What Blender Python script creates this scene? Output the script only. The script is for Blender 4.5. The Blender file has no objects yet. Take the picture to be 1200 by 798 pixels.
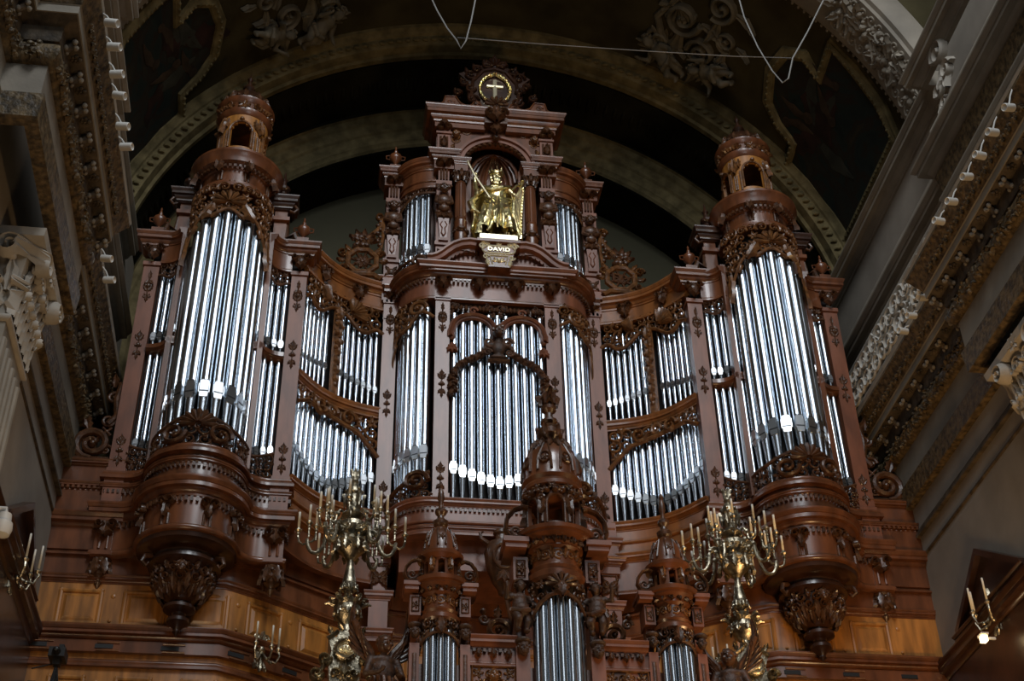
import bpy, math, random
from math import sin, cos, pi, radians as R_
from mathutils import Vector, Matrix

# ------------------------------------------------------------------ camera
sc = bpy.context.scene
COL = sc.collection
CX, PITCH, YAW, ROLL, FPX, DIST = -3.26754513, 0.6452518, 0.14309319, -0.02244897, 1663.25, 25.0
fwd = Vector((sin(YAW)*cos(PITCH), cos(YAW)*cos(PITCH), sin(PITCH)))
_r = Vector((cos(YAW), -sin(YAW), 0)); _u = _r.cross(fwd)
camr = _r*cos(ROLL) + _u*sin(ROLL); camu = -_r*sin(ROLL) + _u*cos(ROLL)
CAM = Vector((CX, -DIST, 0))
cd = bpy.data.cameras.new('camera'); cam = bpy.data.objects.new('camera', cd); COL.objects.link(cam)
cd.sensor_width = 36; cd.lens = 36*FPX/1200; cd.clip_end = 300
m = Matrix((camr, camu, -fwd)).transposed().to_4x4(); m.translation = CAM
cam.matrix_world = m
sc.camera = cam
def ray(px, py): return fwd + camr*(px-600)/FPX - camu*(py-399)/FPX
def atY(px, py, Y): d = ray(px, py); return CAM + d*((Y-CAM.y)/d.y)
def atX(px, py, X): d = ray(px, py); return CAM + d*((X-CAM.x)/d.x)

# ------------------------------------------------------------------ light
w = bpy.data.worlds.new('world'); sc.world = w; w.use_nodes = True
bgn = w.node_tree.nodes['Background']
bgn.inputs[0].default_value = (0.80, 0.88, 1.0, 1); bgn.inputs[1].default_value = 0.018
def area(name, loc, target, sx, sy, power, color):
    l = bpy.data.lights.new(name, 'AREA'); l.shape = 'RECTANGLE'; l.size = sx; l.size_y = sy
    l.energy = power; l.color = color
    o = bpy.data.objects.new(name, l); COL.objects.link(o); o.location = loc
    o.rotation_euler = (Vector(target)-Vector(loc)).to_track_quat('-Z', 'Y').to_euler()
    return o
TG = (0, 0, 16)
# tall windows of the dome drum, behind and above the viewer
for i, (x, pw, sx) in enumerate(((-8.5, 700, 3.0), (.6, 3700, 6.5), (11.5, 800, 3.0))):
    area('dome_window_light', (x, -27, 36), TG, sx, 11, pw, (0.90, 0.95, 1.0))
area('pipe_fill_light', (1.5, -27, 19), (0, 0, 11), 6, 7, 300, (0.92, 0.96, 1.0))  # low fill added so the front turret pipes have something bright to reflect
# warm area fill, added to give the lower woodwork its amber light
area('warm_fill_light', (-6.5, -10, 5.0), (-6, 0, 11), 2.5, 1.5, 150, (1.0, 0.70, 0.40))
area('warm_fill_light', (6.5, -10, 5.0), (6, 0, 11.5), 2.5, 1.5, 430, (1.0, 0.62, 0.28))
area('warm_fill_light', (0, -4.2, 7.0), (0, 1, 12), 3.0, 1.0, 14, (1.0, 0.70, 0.40))
vs = sc.view_settings
sc.display_settings.display_device = 'sRGB'
vs.view_transform = 'Standard'; vs.look = 'None'; vs.gamma = 1; vs.exposure = 0.0
vs.use_curve_mapping = False
sc.cycles.max_bounces = 6

# ------------------------------------------------------------------ materials
M = {}
def mat(name, base, rough=.4, metal=0., var=.25, scale=3., stretch=(1, 1, 1), bump=0., bscale=20., coat=0., emit=None, base2=None, spec=None):
    m = bpy.data.materials.new(name); m.use_nodes = True
    nt = m.node_tree; b = nt.nodes['Principled BSDF']
    tc = nt.nodes.new('ShaderNodeTexCoord'); mp = nt.nodes.new('ShaderNodeMapping')
    mp.inputs['Scale'].default_value = stretch
    nt.links.new(tc.outputs['Object'], mp.inputs[0])
    n = nt.nodes.new('ShaderNodeTexNoise'); n.inputs['Scale'].default_value = scale; n.inputs['Detail'].default_value = 4
    nt.links.new(mp.outputs[0], n.inputs['Vector'])
    rp = nt.nodes.new('ShaderNodeValToRGB')
    lo = base2 if base2 else tuple(c*(1-var) for c in base)
    hi = base if base2 else tuple(min(1, c*(1+var)) for c in base)
    rp.color_ramp.elements[0].position = .35; rp.color_ramp.elements[1].position = .68
    rp.color_ramp.elements[0].color = (*lo, 1); rp.color_ramp.elements[1].color = (*hi, 1)
    nt.links.new(n.outputs[0], rp.inputs[0]); nt.links.new(rp.outputs[0], b.inputs['Base Color'])
    b.inputs['Roughness'].default_value = rough; b.inputs['Metallic'].default_value = metal
    if spec is not None: b.inputs['Specular IOR Level'].default_value = spec
    if coat: b.inputs['Coat Weight'].default_value = coat; b.inputs['Coat Roughness'].default_value = .18
    if bump:
        v = nt.nodes.new('ShaderNodeTexNoise'); v.inputs['Scale'].default_value = bscale; v.inputs['Detail'].default_value = 3
        nt.links.new(mp.outputs[0], v.inputs['Vector'])
        bp = nt.nodes.new('ShaderNodeBump'); bp.inputs['Strength'].default_value = bump; bp.inputs['Distance'].default_value = .03
        nt.links.new(v.outputs[0], bp.inputs['Height']); nt.links.new(bp.outputs[0], b.inputs['Normal'])
    if emit: b.inputs['Emission Color'].default_value = (*emit[:3], 1); b.inputs['Emission Strength'].default_value = emit[3]
    M[name] = m; return m
mat('wood', (.15, .050, .018), .32, var=.35, scale=2.2, stretch=(2, 2, .5), coat=.5)
mat('wood_sheen', (.20, .070, .034), .42, var=.25, scale=2.2, stretch=(2, 2, .5), coat=.25)  # lighter, pinker copy of the wood, with part of the window sheen in its colour
mat('wood_amber', (.38, .155, .030), .42, var=.35, scale=2.5, stretch=(3, 3, .4), coat=.2)
mat('carved_matte', (.06, .026, .012), .55, var=.4, scale=9, bump=.3, bscale=30)
mat('wood_honey', (.24, .085, .021), .38, var=.3, scale=2.2, stretch=(2, 2, .5), coat=.3)
mat('stone_spotlit', (.55, .52, .46), .6, var=.1, scale=4)  # spotlight brightness on the tracery rail put into a whiter stone colour
mat('wood_dark', (.045, .017, .008), .32, var=.4, scale=3, coat=.35)
mat('carved', (.085, .034, .013), .40, var=.45, scale=9, coat=.3, bump=.25, bscale=30)
mat('carved_gold', (.16, .066, .020), .36, var=.45, scale=9, coat=.3, bump=.25, bscale=30)
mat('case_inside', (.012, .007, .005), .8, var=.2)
mat('tin', (.62, .68, .74), .24, 1., var=.0)
mat('tin_mouth', (.72, .75, .78), .30, 1., var=.0)
mat('tin_dark', (.10, .11, .12), .4, .8, var=.1)
mat('gold', (1.0, .76, .40), .30, 1., var=.25, scale=7, bump=.55, bscale=11)
mat('gold_pale', (.95, .84, .58), .3, .6, var=.08)
mat('brass', (.44, .385, .28), .34, 1., var=.45, scale=8, bump=.3, bscale=25)
mat('candle', (.80, .76, .66), .5, var=.04)
mat('stone', (.26, .225, .175), .7, var=.18, scale=1.2, bump=.15, bscale=12)
mat('stone_light', (.40, .36, .30), .65, var=.15, scale=2, bump=.1)
mat('stone_gilt', (.115, .078, .036), .55, var=.65, scale=10, bump=.9, bscale=13)
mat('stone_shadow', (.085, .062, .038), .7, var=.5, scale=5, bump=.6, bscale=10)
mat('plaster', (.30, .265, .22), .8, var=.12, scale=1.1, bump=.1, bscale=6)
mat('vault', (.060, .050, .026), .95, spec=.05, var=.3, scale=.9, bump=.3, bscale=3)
mat('vault_shaded', (.020, .018, .012), 1., spec=.0, var=.4, scale=.8)  # shade of the arch reveal and soffit put into the colour
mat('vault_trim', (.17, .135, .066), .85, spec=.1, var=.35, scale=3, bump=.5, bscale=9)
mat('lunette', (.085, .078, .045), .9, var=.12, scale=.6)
mat('stucco', (.15, .13, .09), .7, var=.3, scale=3, bump=.3, bscale=10)
mat('white_paint', (.62, .60, .55), .5, var=.03)
mat('black', (.01, .01, .01), .5, var=.1)
mat('cable', (.35, .34, .32), .5, var=.1)
mat('lamp_glow', (1, .8, .5), .5, emit=(1, .72, .38, 4))
def painting_mat(name, seed):
    m = bpy.data.materials.new(name); m.use_nodes = True; nt = m.node_tree; b = nt.nodes['Principled BSDF']
    tc = nt.nodes.new('ShaderNodeTexCoord'); mp = nt.nodes.new('ShaderNodeMapping'); mp.inputs['Location'].default_value = (seed, seed*2, 0)
    nt.links.new(tc.outputs['Object'], mp.inputs[0])
    n = nt.nodes.new('ShaderNodeTexNoise'); n.inputs['Scale'].default_value = .75; n.inputs['Detail'].default_value = 5; n.inputs['Distortion'].default_value = 2.2
    nt.links.new(mp.outputs[0], n.inputs[0])
    rp = nt.nodes.new('ShaderNodeValToRGB'); cr = rp.color_ramp
    cr.elements[0].position = .30; cr.elements[0].color = (.006, .012, .012, 1)
    cr.elements[1].position = .80; cr.elements[1].color = (.05, .033, .016, 1)
    for p, c in ((.45, (.012, .022, .020, 1)), (.53, (.022, .012, .007, 1)), (.60, (.018, .020, .016, 1)), (.68, (.03, .024, .014, 1))):
        e = cr.elements.new(p); e.color = c
    nt.links.new(n.outputs[0], rp.inputs[0]); nt.links.new(rp.outputs[0], b.inputs['Base Color'])
    b.inputs['Roughness'].default_value = .6; M[name] = m
painting_mat('painting', 3.0)
mat('painting_flesh', (.045, .028, .016), .6, var=.4, scale=3)
mat('painting_robe', (.028, .011, .008), .6, var=.5, scale=2)
mat('painting_pale', (.035, .036, .028), .6, var=.4, scale=2)

# ------------------------------------------------------------------ objects
LOC = {}
def props(o, label=None, cat=None, group=None, kind=None):
    if label: o['label'] = label
    if cat: o['category'] = cat
    if group: o['group'] = group
    if kind: o['kind'] = kind
    return o
def thing(name, label, cat, loc=(0, 0, 0), group=None):
    o = bpy.data.objects.new(name, None); o.empty_display_size = .2; COL.objects.link(o); o.location = loc
    LOC[o.name] = Vector(loc); return props(o, label, cat, group)
def copy_tree(o, loc=None, rz=None, parent=None, label=None, group=None):
    c = o.copy(); COL.objects.link(c); c.parent = parent
    if loc is not None: c.location = loc
    if rz is not None: c.rotation_euler = (0, 0, rz)
    if label: c['label'] = label
    if group: c['group'] = group
    for ch in list(o.children): copy_tree(ch, parent=c)
    return c
def ident(p): return p
class MB:
    def __init__(s, xf=None): s.v = []; s.f = []; s.xf = xf or ident
    def add(s, vs, fs):
        o = len(s.v); s.v += [tuple(s.xf(p)) for p in vs]; s.f += [tuple(i+o for i in f) for f in fs]; return s
    def box(s, x0, x1, y0, y1, z0, z1):
        return s.add([(x, y, z) for z in (z0, z1) for y in (y0, y1) for x in (x0, x1)],
                     [(0, 2, 3, 1), (4, 5, 7, 6), (0, 1, 5, 4), (2, 6, 7, 3), (0, 4, 6, 2), (1, 3, 7, 5)])
    def cbox(s, x, y, z, sx, sy, sz): return s.box(x-sx/2, x+sx/2, y-sy/2, y+sy/2, z-sz/2, z+sz/2)
    def lathe(s, prof, cx=0, cy=0, seg=28, a0=0, a1=2*pi, ex=1, ey=1):
        full = abs(a1-a0-2*pi) < 1e-6; n = seg if full else seg+1; vs = []
        for r, z in prof:
            for i in range(n):
                a = a0+(a1-a0)*i/seg; vs.append((cx+r*ex*cos(a), cy+r*ey*sin(a), z))
        fs = []
        for k in range(len(prof)-1):
            for i in range(seg):
                j = (i+1) % n; fs.append((k*n+i, k*n+j, (k+1)*n+j, (k+1)*n+i))
        if full:
            fs.append(tuple(range(n-1, -1, -1))); fs.append(tuple((len(prof)-1)*n+i for i in range(n)))
        return s.add(vs, fs)
    def tube(s, pts, r, seg=6, cap=True, flat=1.):
        P = [Vector(p) for p in pts]; n = len(P); rr = r if isinstance(r, (list, tuple)) else [r]*n
        up = Vector((0, 0, 1)); vs = []; prev = None
        for i in range(n):
            t = (P[min(i+1, n-1)]-P[max(i-1, 0)])
            if t.length < 1e-9: t = Vector((0, 0, 1))
            t.normalize()
            if prev is None:
                a = t.cross(up)
                if a.length < .05: a = t.cross(Vector((0, 1, 0)))
            else: a = prev - t*prev.dot(t)
            a.normalize(); prev = a; b = t.cross(a)
            for k in range(seg):
                q = 2*pi*k/seg; vs.append(P[i]+a*cos(q)*rr[i]+b*sin(q)*rr[i]*flat)
        fs = [(i*seg+k, i*seg+(k+1) % seg, (i+1)*seg+(k+1) % seg, (i+1)*seg+k) for i in range(n-1) for k in range(seg)]
        if cap: fs += [tuple(range(seg-1, -1, -1)), tuple((n-1)*seg+k for k in range(seg))]
        return s.add(vs, fs)
    def ell(s, c, rx, ry=None, rz=None, seg=12, rings=8, rot=None):
        ry = ry or rx; rz = rz or rx; vs = []; c = Vector(c)
        for k in range(rings+1):
            t = -pi/2+pi*k/rings
            for i in range(seg):
                a = 2*pi*i/seg; p = Vector((rx*max(cos(t), .02)*cos(a), ry*max(cos(t), .02)*sin(a), rz*sin(t)))
                if rot: p = rot @ p
                vs.append(c+p)
        fs = [(k*seg+i, k*seg+(i+1) % seg, (k+1)*seg+(i+1) % seg, (k+1)*seg+i) for k in range(rings) for i in range(seg)]
        fs += [tuple(range(seg-1, -1, -1)), tuple(rings*seg+i for i in range(seg))]
        return s.add(vs, fs)
    def prism(s, poly, y0, y1):      # polygon in (x,z), extruded in y
        n = len(poly)
        return s.add([(x, y0, z) for x, z in poly]+[(x, y1, z) for x, z in poly],
                     [tuple(range(n)), tuple(range(2*n-1, n-1, -1))]+[(i, i+n, (i+1) % n+n, (i+1) % n) for i in range(n)])
    def build(s, name, mt, parent=None, ang=30, kind=None):
        loc = LOC.get(parent.name, Vector()) if parent else Vector()
        me = bpy.data.meshes.new(name)
        me.from_pydata([(p[0]-loc.x, p[1]-loc.y, p[2]-loc.z) for p in s.v], [], s.f)
        me.polygons.foreach_set('use_smooth', [True]*len(me.polygons)); me.set_sharp_from_angle(angle=R_(ang)); me.update()
        me.materials.append(M[mt]); o = bpy.data.objects.new(name, me); COL.objects.link(o)
        if parent: o.parent = parent; LOC[o.name] = loc
        if kind: o['kind'] = kind
        return o
def fixnormals(o):
    import bmesh
    bm = bmesh.new(); bm.from_mesh(o.data); bmesh.ops.recalc_face_normals(bm, faces=bm.faces); bm.to_mesh(o.data); bm.free()
# --- plan paths and mouldings
def arc(cx, cy, rx, ry, a0, a1, n):
    return [(cx+rx*cos(R_(a0+(a1-a0)*i/n)), cy+ry*sin(R_(a0+(a1-a0)*i/n))) for i in range(n+1)]
def mirror_path(p): return p+[(-x, y) for x, y in reversed(p)]
def sweep(mb, prof, path, back=.06):
    n = len(path); prof = [(-back, prof[0][1])]+list(prof)+[(-back, prof[-1][1])]; k = len(prof); vs = []
    for i in range(n):
        x, y = path[i]
        def nrm(a, b):
            tx, ty = path[b][0]-path[a][0], path[b][1]-path[a][1]; l = math.hypot(tx, ty) or 1; return ty/l, -tx/l
        if i == 0: nx, ny = nrm(0, 1)
        elif i == n-1: nx, ny = nrm(n-2, n-1)
        else:
            a, b = nrm(i-1, i), nrm(i, i+1); sx, sy = a[0]+b[0], a[1]+b[1]; l = math.hypot(sx, sy) or 1; sx /= l; sy /= l
            c = max(.45, sx*a[0]+sy*a[1]); nx, ny = sx/c, sy/c
        for d, z in prof: vs.append((x+nx*d, y+ny*d, z))
    fs = [(i*k+j, (i+1)*k+j, (i+1)*k+(j+1) % k, i*k+(j+1) % k) for i in range(n-1) for j in range(k)]
    fs += [tuple(range(k)), tuple((n-1)*k+j for j in range(k-1, -1, -1))]
    return mb.add(vs, fs)
def cornice(z0, z1, d, b=0):
    q = [(0, 0), (.12, .02), (.14, .14), (.3, .2), (.42, .32), (.46, .42), (.78, .46), (.78, .68), (.84, .70), (.90, .78), (.99, .88), (1, .9), (1, 1)]
    return [(b+u*d, z0+v*(z1-z0)) for u, v in q]
def basep(z0, z1, d, b=0):
    q = [(1, 0), (1, .25), (.9, .28), (.92, .38), (.6, .5), (.45, .65), (.4, .72), (.42, .82), (.1, .9), (0, 1)]
    return [(b+u*d, z0+v*(z1-z0)) for u, v in q]
def torus(z0, z1, d, b=0):
    return [(b, z0)]+[(b+d*sin(pi*t/8), z0+(z1-z0)*(.5-.5*cos(pi*t/8))) for t in range(1, 8)]+[(b, z1)]
def bandp(z0, z1, d): return [(d, z0), (d, z1)]
class Path:
    def __init__(s, pts):
        s.p = pts; s.L = [0]
        for a, b in zip(pts, pts[1:]): s.L.append(s.L[-1]+math.hypot(b[0]-a[0], b[1]-a[1]))
        s.len = s.L[-1]; s.i = 0
    def at(s, u):
        i = 0
        while i < len(s.p)-2 and u > s.L[i+1]: i += 1
        a, b = s.p[i], s.p[i+1]; l = s.L[i+1]-s.L[i] or 1e-9; t = (u-s.L[i])/l
        tx, ty = (b[0]-a[0])/l, (b[1]-a[1])/l
        return a[0]+(b[0]-a[0])*t, a[1]+(b[1]-a[1])*t, ty, -tx
    def xf(s, off=0., z=0.):
        def f(p):
            x, y, nx, ny = s.at(p[0]); return (x+nx*(p[2]+off), y+ny*(p[2]+off), p[1]+z)
        return f
def dentils(mb, path, z0, z1, d, wd=.05, gap=.05):
    P = Path(path); u = gap
    while u < P.len-wd:
        m_ = MB(P.xf()); m_.add([(a, b, c) for c in (0, d) for b in (z0, z1) for a in (u, u+wd)],
                                [(0, 2, 3, 1), (4, 5, 7, 6), (0, 1, 5, 4), (2, 6, 7, 3), (0, 4, 6, 2), (1, 3, 7, 5)])
        o = len(mb.v); mb.v += [tuple(mb.xf(p)) for p in m_.v]; mb.f += [tuple(i+o for i in f) for f in m_.f]; u += wd+gap
    return mb
# --- carved ornament, drawn in (u across, v up, n out); MB.xf bends it onto its surface
def relief(mb, pts, wd, hn=None, n0=0.):
    n = len(pts); vs = []; K = 5
    for i, (u, v) in enumerate(pts):
        a, b = pts[max(i-1, 0)], pts[min(i+1, n-1)]; tx, ty = b[0]-a[0], b[1]-a[1]; l = math.hypot(tx, ty) or 1; px, py = -ty/l, tx/l
        ww = wd[i] if isinstance(wd, list) else wd; h = (hn or ww*1.1)
        for q, hh in ((-1, 0), (-.75, .7), (0, 1), (.75, .7), (1, 0)): vs.append((u+px*q*ww, v+py*q*ww, n0+h*hh))
    fs = [(i*K+j, i*K+(j+1) % K, (i+1)*K+(j+1) % K, (i+1)*K+j) for i in range(n-1) for j in range(K)]
    fs += [tuple(range(K-1, -1, -1)), tuple((n-1)*K+j for j in range(K))]
    mb.add(vs, fs)
def scroll(mb, u, v, r, start=0., d=1, turns=1.4, wd=None, n0=0., h=None):
    wd = wd or r*.2; n = int(14*turns)+2; pts = []; ws = []
    for i in range(n):
        t = i/(n-1); rr = r*(1-t)**.8*.92+r*.1; a = start+d*t*turns*2*pi
        pts.append((u+rr*cos(a), v+rr*sin(a))); ws.append(wd*(1-.45*t))
    relief(mb, pts, ws, h, n0); boss(mb, u, v, r*.22, r*.35, n0)
def boss(mb, u, v, r, h=None, n0=0.):
    h = h or r; S = 8; vs = []
    for k in range(4):
        t = pi/2*k/3
        for i in range(S): vs.append((u+r*max(cos(t), .05)*cos(2*pi*i/S), v+r*max(cos(t), .05)*sin(2*pi*i/S), n0+h*sin(t)))
    mb.add(vs, [(k*S+i, k*S+(i+1) % S, (k+1)*S+(i+1) % S, (k+1)*S+i) for k in range(3) for i in range(S)]+[tuple(3*S+i for i in range(S))])
def leaf(mb, u, v, ang, L, W, H=None, n0=0., lobes=3, curl=0.):
    H = H or W*.6; n = 7; vs = []; ca, sa = cos(ang), sin(ang)
    for i in range(n):
        t = i/(n-1); w_ = W*(sin(pi*min(1, t*.9+.08))**.7)*(1+.22*cos(t*lobes*2*pi)); bend = curl*t*t*L
        for q, hh in ((-1, .15), (-.5, .75), (0, .5), (.5, .75), (1, .15)):
            a, b = t*L, q*w_+bend
            vs.append((u+a*ca-b*sa, v+a*sa+b*ca, n0+H*hh*(.6+.8*t if t < .8 else 1.5)))
    K = 5
    mb.add(vs, [(i*K+j, i*K+j+1, (i+1)*K+j+1, (i+1)*K+j) for i in range(n-1) for j in range(K-1)]+[(i*K, (i+1)*K, (i+1)*K+4, i*K+4) for i in range(n-1)])
def flower(mb, u, v, r, n=5, n0=0., a0=0.):
    for i in range(n): leaf(mb, u, v, a0+2*pi*i/n, r, r*.38, r*.3, n0, 1)
    boss(mb, u, v, r*.3, r*.4, n0)
def shell(mb, u, v, r, a0=0., a1=pi, n=7, n0=0.):
    for i in range(n):
        a = a0+(a1-a0)*i/(n-1)
        relief(mb, [(u+r*t*cos(a), v+r*t*sin(a)) for t in (.15, .4, .7, .92, 1.0)], [r*.05, r*.09, r*.15, r*.17, r*.08], r*.25, n0)
    scroll(mb, u, v-r*.1, r*.25, 0, 1, 1, n0=n0)
def fleur(mb, u, v, h, up=1, n0=0.):      # small applied pendant ornament of height h, centred on (u, v)
    s = h/6.; keep = mb.xf; mb.xf = lambda p: keep((u+(p[0]-u)*.74, p[1], p[2]))
    for k in (-1, 1):
        leaf(mb, u, v+up*s*1.0, pi/2+k*.75, s*1.5, s*.42, n0=n0); leaf(mb, u, v-up*s*1.2, -pi/2+k*.8, s*1.3, s*.4, n0=n0)
        scroll(mb, u+k*s*.62, v+up*s*2.0, s*.42, pi/2, k, 1, s*.14, n0)
        boss(mb, u+k*s*.55, v-up*s*.1, s*.3, s*.3, n0)
    relief(mb, [(u, v-2.6*s), (u, v+2.6*s)], s*.14, s*.25, n0)
    leaf(mb, u, v+up*s*1.6, up*pi/2, s*1.5, s*.4, n0=n0); leaf(mb, u, v-up*s*1.4, -up*pi/2, s*1.7, s*.38, n0=n0); boss(mb, u, v, s*.55, s*.5, n0); mb.xf = keep
def carvefield(mb, u0, u1, lo, hi, size, seed, n0=0., sym=True, dens=1., leafy=.6):
    rnd = random.Random(seed); uc = (u0+u1)/2; L = (u1-u0)/2 if sym else (u1-u0)
    nu = max(1, round(L/size*dens)); items = []
    for i in range(nu):
        u = u0+L*(i+.5)/nu; a, b = lo(u), hi(u); nv = max(1, round((b-a)/size*dens))
        if b-a < size*.35: continue
        for j in range(nv):
            r = min(size*.56, (b-a)/nv*.56)
            items.append((u+rnd.uniform(-.1, .1)*size, a+(b-a)*(j+.5)/nv, r*rnd.uniform(.85, 1.12), rnd.uniform(0, 6.28), rnd.choice((-1, 1)), rnd.random()))
    for u, v, r, st, d, q in items:
        for sg in ((1, -1) if sym else (1,)):
            uu = u if sg > 0 else 2*uc-u; s_ = st if sg > 0 else pi-st
            if q < .72: scroll(mb, uu, v, r, s_, d*sg, 1.25, r*.2, n0, r*.38)
            else: flower(mb, uu, v, r*.9, 5, n0, s_)
            if q < leafy*1.2:
                leaf(mb, uu+r*.7*cos(s_), v+r*.7*sin(s_), s_+sg*d*1.2, r*1.1, r*.3, r*.35, n0, curl=.4*sg*d)
                leaf(mb, uu-r*.6*cos(s_), v-r*.6*sin(s_), s_+pi-sg*d*.8, r*1.0, r*.28, r*.3, n0)
def rim(mb, u0, u1, lo, wd, n0=0., n=24, h=None):
    relief(mb, [(u0+(u1-u0)*i/n, lo(u0+(u1-u0)*i/n)) for i in range(n+1)], wd, h, n0)
def head(mb, x, y, z, s, hair=True, rnd=random.Random(5), face=-1):   # face looks along -y
    mb.ell((x, y, z), s*.42, s*.48, s*.56, 12, 8); mb.ell((x, y-s*.30, z-s*.28), s*.24, s*.2, s*.22, 8, 6)
    mb.ell((x, y-s*.50, z-s*.05), s*.07, s*.11, s*.14, 6, 5); mb.ell((x, y-s*.42, z+s*.12), s*.27, s*.08, s*.06, 8, 5)
    mb.ell((x, y-s*.46, z-s*.26), s*.13, s*.05, s*.04, 6, 4)
    for k in (-1, 1): mb.ell((x+k*s*.2, y-s*.36, z-s*.12), s*.13, s*.1, s*.12, 6, 5)
    if hair:
        for i in range(16):
            a = rnd.uniform(-.3, pi+.3); e = rnd.uniform(.1, 1.3); mb.ell((x+s*.42*cos(a)*cos(e), y+s*.42*sin(a)*cos(e), z+s*.5*sin(e)), s*.16, s*.16, s*.13, 6, 5)
URN = [(.035, 0), (.10, 0), (.11, .04), (.05, .07), (.035, .12), (.06, .16), (.145, .27), (.165, .35), (.15, .41), (.07, .46), (.075, .49), (.04, .52), (.05, .57), (.028, .62), (.02, .66), (.032, .69), (.004, .76)]
def lathe_s(mb, prof, cx, cy, z0, s=1., seg=16): return mb.lathe([(max(r, .002)*s, z0+z*s) for r, z in prof], cx, cy, seg)
def urn(mb, x, y, z, s=1.):
    lathe_s(mb, URN, x, y, z, s)
    for k in (-1, 1): mb.tube([(x+k*.13*s, y, z+.28*s), (x+k*.23*s, y, z+.30*s), (x+k*.24*s, y, z+.40*s), (x+k*.14*s, y, z+.42*s)], .018*s, 6)
def gridshell(mb, cx, cy, r, z0, z1, hole, nseg=72, nz=28, th=.06, ry=None):
    """upright cylindrical wall with openings where hole(angle, z) is true"""
    ry = ry or r; vs = []; idx = {}; fs = []
    def V(i, k, l):
        key = (i % nseg, k, l)
        if key not in idx:
            a = 2*pi*i/nseg; rr = r-l*th; idx[key] = len(vs); vs.append((cx+rr*cos(a), cy+rr*sin(a), z0+(z1-z0)*k/nz))
        return idx[key]
    op = {(i, k): hole(2*pi*(i+.5)/nseg, z0+(z1-z0)*(k+.5)/nz) for i in range(nseg) for k in range(nz)}
    for i in range(nseg):
        for k in range(nz):
            if op[i, k]: continue
            fs.append((V(i, k, 0), V(i+1, k, 0), V(i+1, k+1, 0), V(i, k+1, 0))); fs.append((V(i, k, 1), V(i, k+1, 1), V(i+1, k+1, 1), V(i+1, k, 1)))
            for di, a, b in ((1, (i+1, k), (i+1, k+1)), (-1, (i, k+1), (i, k))):
                if op[(i+di) % nseg, k]: fs.append((V(*a, 0), V(*a, 1), V(*b, 1), V(*b, 0)))
            for dk, a, b in ((1, (i+1, k+1), (i, k+1)), (-1, (i, k), (i+1, k))):
                if k+dk in (-1, nz) or op[i, k+dk]: fs.append((V(*a, 0), V(*a, 1), V(*b, 1), V(*b, 0)))
    return mb.add(vs, fs)
def arch_hole(centres, half, zb, zs):     # half-width in radians*r handled by caller
    def f(a, z):
        for c, r in centres:
            d = abs((a-c+pi) % (2*pi)-pi)*r
            if d < half and zb < z < zs+math.sqrt(max(0, half*half-d*d)): return True
        return False
    return f

# ------------------------------------------------------------------ the setting
def slab(mb, path, z0, z1, yb):
    poly = list(path)+[(path[-1][0], yb), (path[0][0], yb)]; n = len(poly)
    return mb.add([(x, y, z0) for x, y in poly]+[(x, y, z1) for x, y in poly],
                  [tuple(range(n-1, -1, -1)), tuple(range(n, 2*n))]+[(i, (i+1) % n, (i+1) % n+n, i+n) for i in range(n)])
MB().box(-8.9, 8.9, -7.3, 6, 6.0, 6.3).build('floor', 'wood_dark', kind='structure')
ZC, ROUT = 20.5, 9.35
def lathe_y(mb, prof, zc=ZC, seg=64, zbot=None):
    ang = [pi*i/seg for i in range(seg+1)]; vs = []; cols = []
    for r, y in prof:
        c = []
        if zbot is not None: c.append((r, y, zbot))
        c += [(r*cos(a), y, zc+r*sin(a)) for a in ang]
        if zbot is not None: c.append((-r, y, zbot))
        cols.append(c)
    n = len(cols[0])
    for c in cols: vs += c
    return mb.add(vs, [(k*n+i, k*n+i+1, (k+1)*n+i+1, (k+1)*n+i) for k in range(len(prof)-1) for i in range(n-1)])
# lunette wall behind the organ and the stepped arch around it
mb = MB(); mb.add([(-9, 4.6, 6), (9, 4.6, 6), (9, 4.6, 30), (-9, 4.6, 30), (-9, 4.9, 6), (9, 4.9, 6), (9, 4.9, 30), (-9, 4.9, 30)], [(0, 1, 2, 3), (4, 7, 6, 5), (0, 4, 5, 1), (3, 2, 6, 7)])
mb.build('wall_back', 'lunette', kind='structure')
lathe_y(MB(), [(8.02, 4.7), (8.0, 3.15)], 20.0, zbot=10).build('trim_1', 'vault_shaded', kind='structure')
lathe_y(MB(), [(8.0, 3.15), (8.05, 3.08), (8.12, 3.05), (8.16, 3.0), (8.45, 2.96), (8.5, 2.9), (8.75, 2.86), (8.8, 2.8), (8.95, 2.76), (8.97, 2.68)], 20.1, zbot=10).build('trim_2', 'vault_trim', kind='structure')
mb = MB(); lathe_y(mb, [(9.6, 2.74), (8.97, 2.74), (8.97, 1.12), (9.6, 1.10)], 20.3, zbot=10)
for i in range(110):
    a = pi*(i+.5)/110; mb.ell((8.96*cos(a), 1.9, 20.3+8.96*sin(a)), .07, .28, .07, 6, 4)
mb.build('trim_3', 'vault_shaded', kind='structure')
lathe_y(MB(), [(10.4, 2.78), (8.93, 2.78)], 20.1, zbot=10).build('trim_6', 'vault_shaded', kind='structure')
mb = MB()
lathe_y(mb, [(8.9, 1.15), (8.8, 1.05), (8.78, .9), (8.85, .85), (8.86, .6), (8.92, .56), (9.12, .5), (9.14, .44), (9.2, .40), (9.26, .30), (9.36, .28)], zbot=17)
for i in range(120):     # bead of small leaves along the arch
    a = pi*(i+.5)/120; mb.ell((8.98*cos(a), .50, ZC+8.98*sin(a)), .10, .05, .06, 6, 4)
mb.build('trim_4', 'vault_trim', kind='structure')
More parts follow.
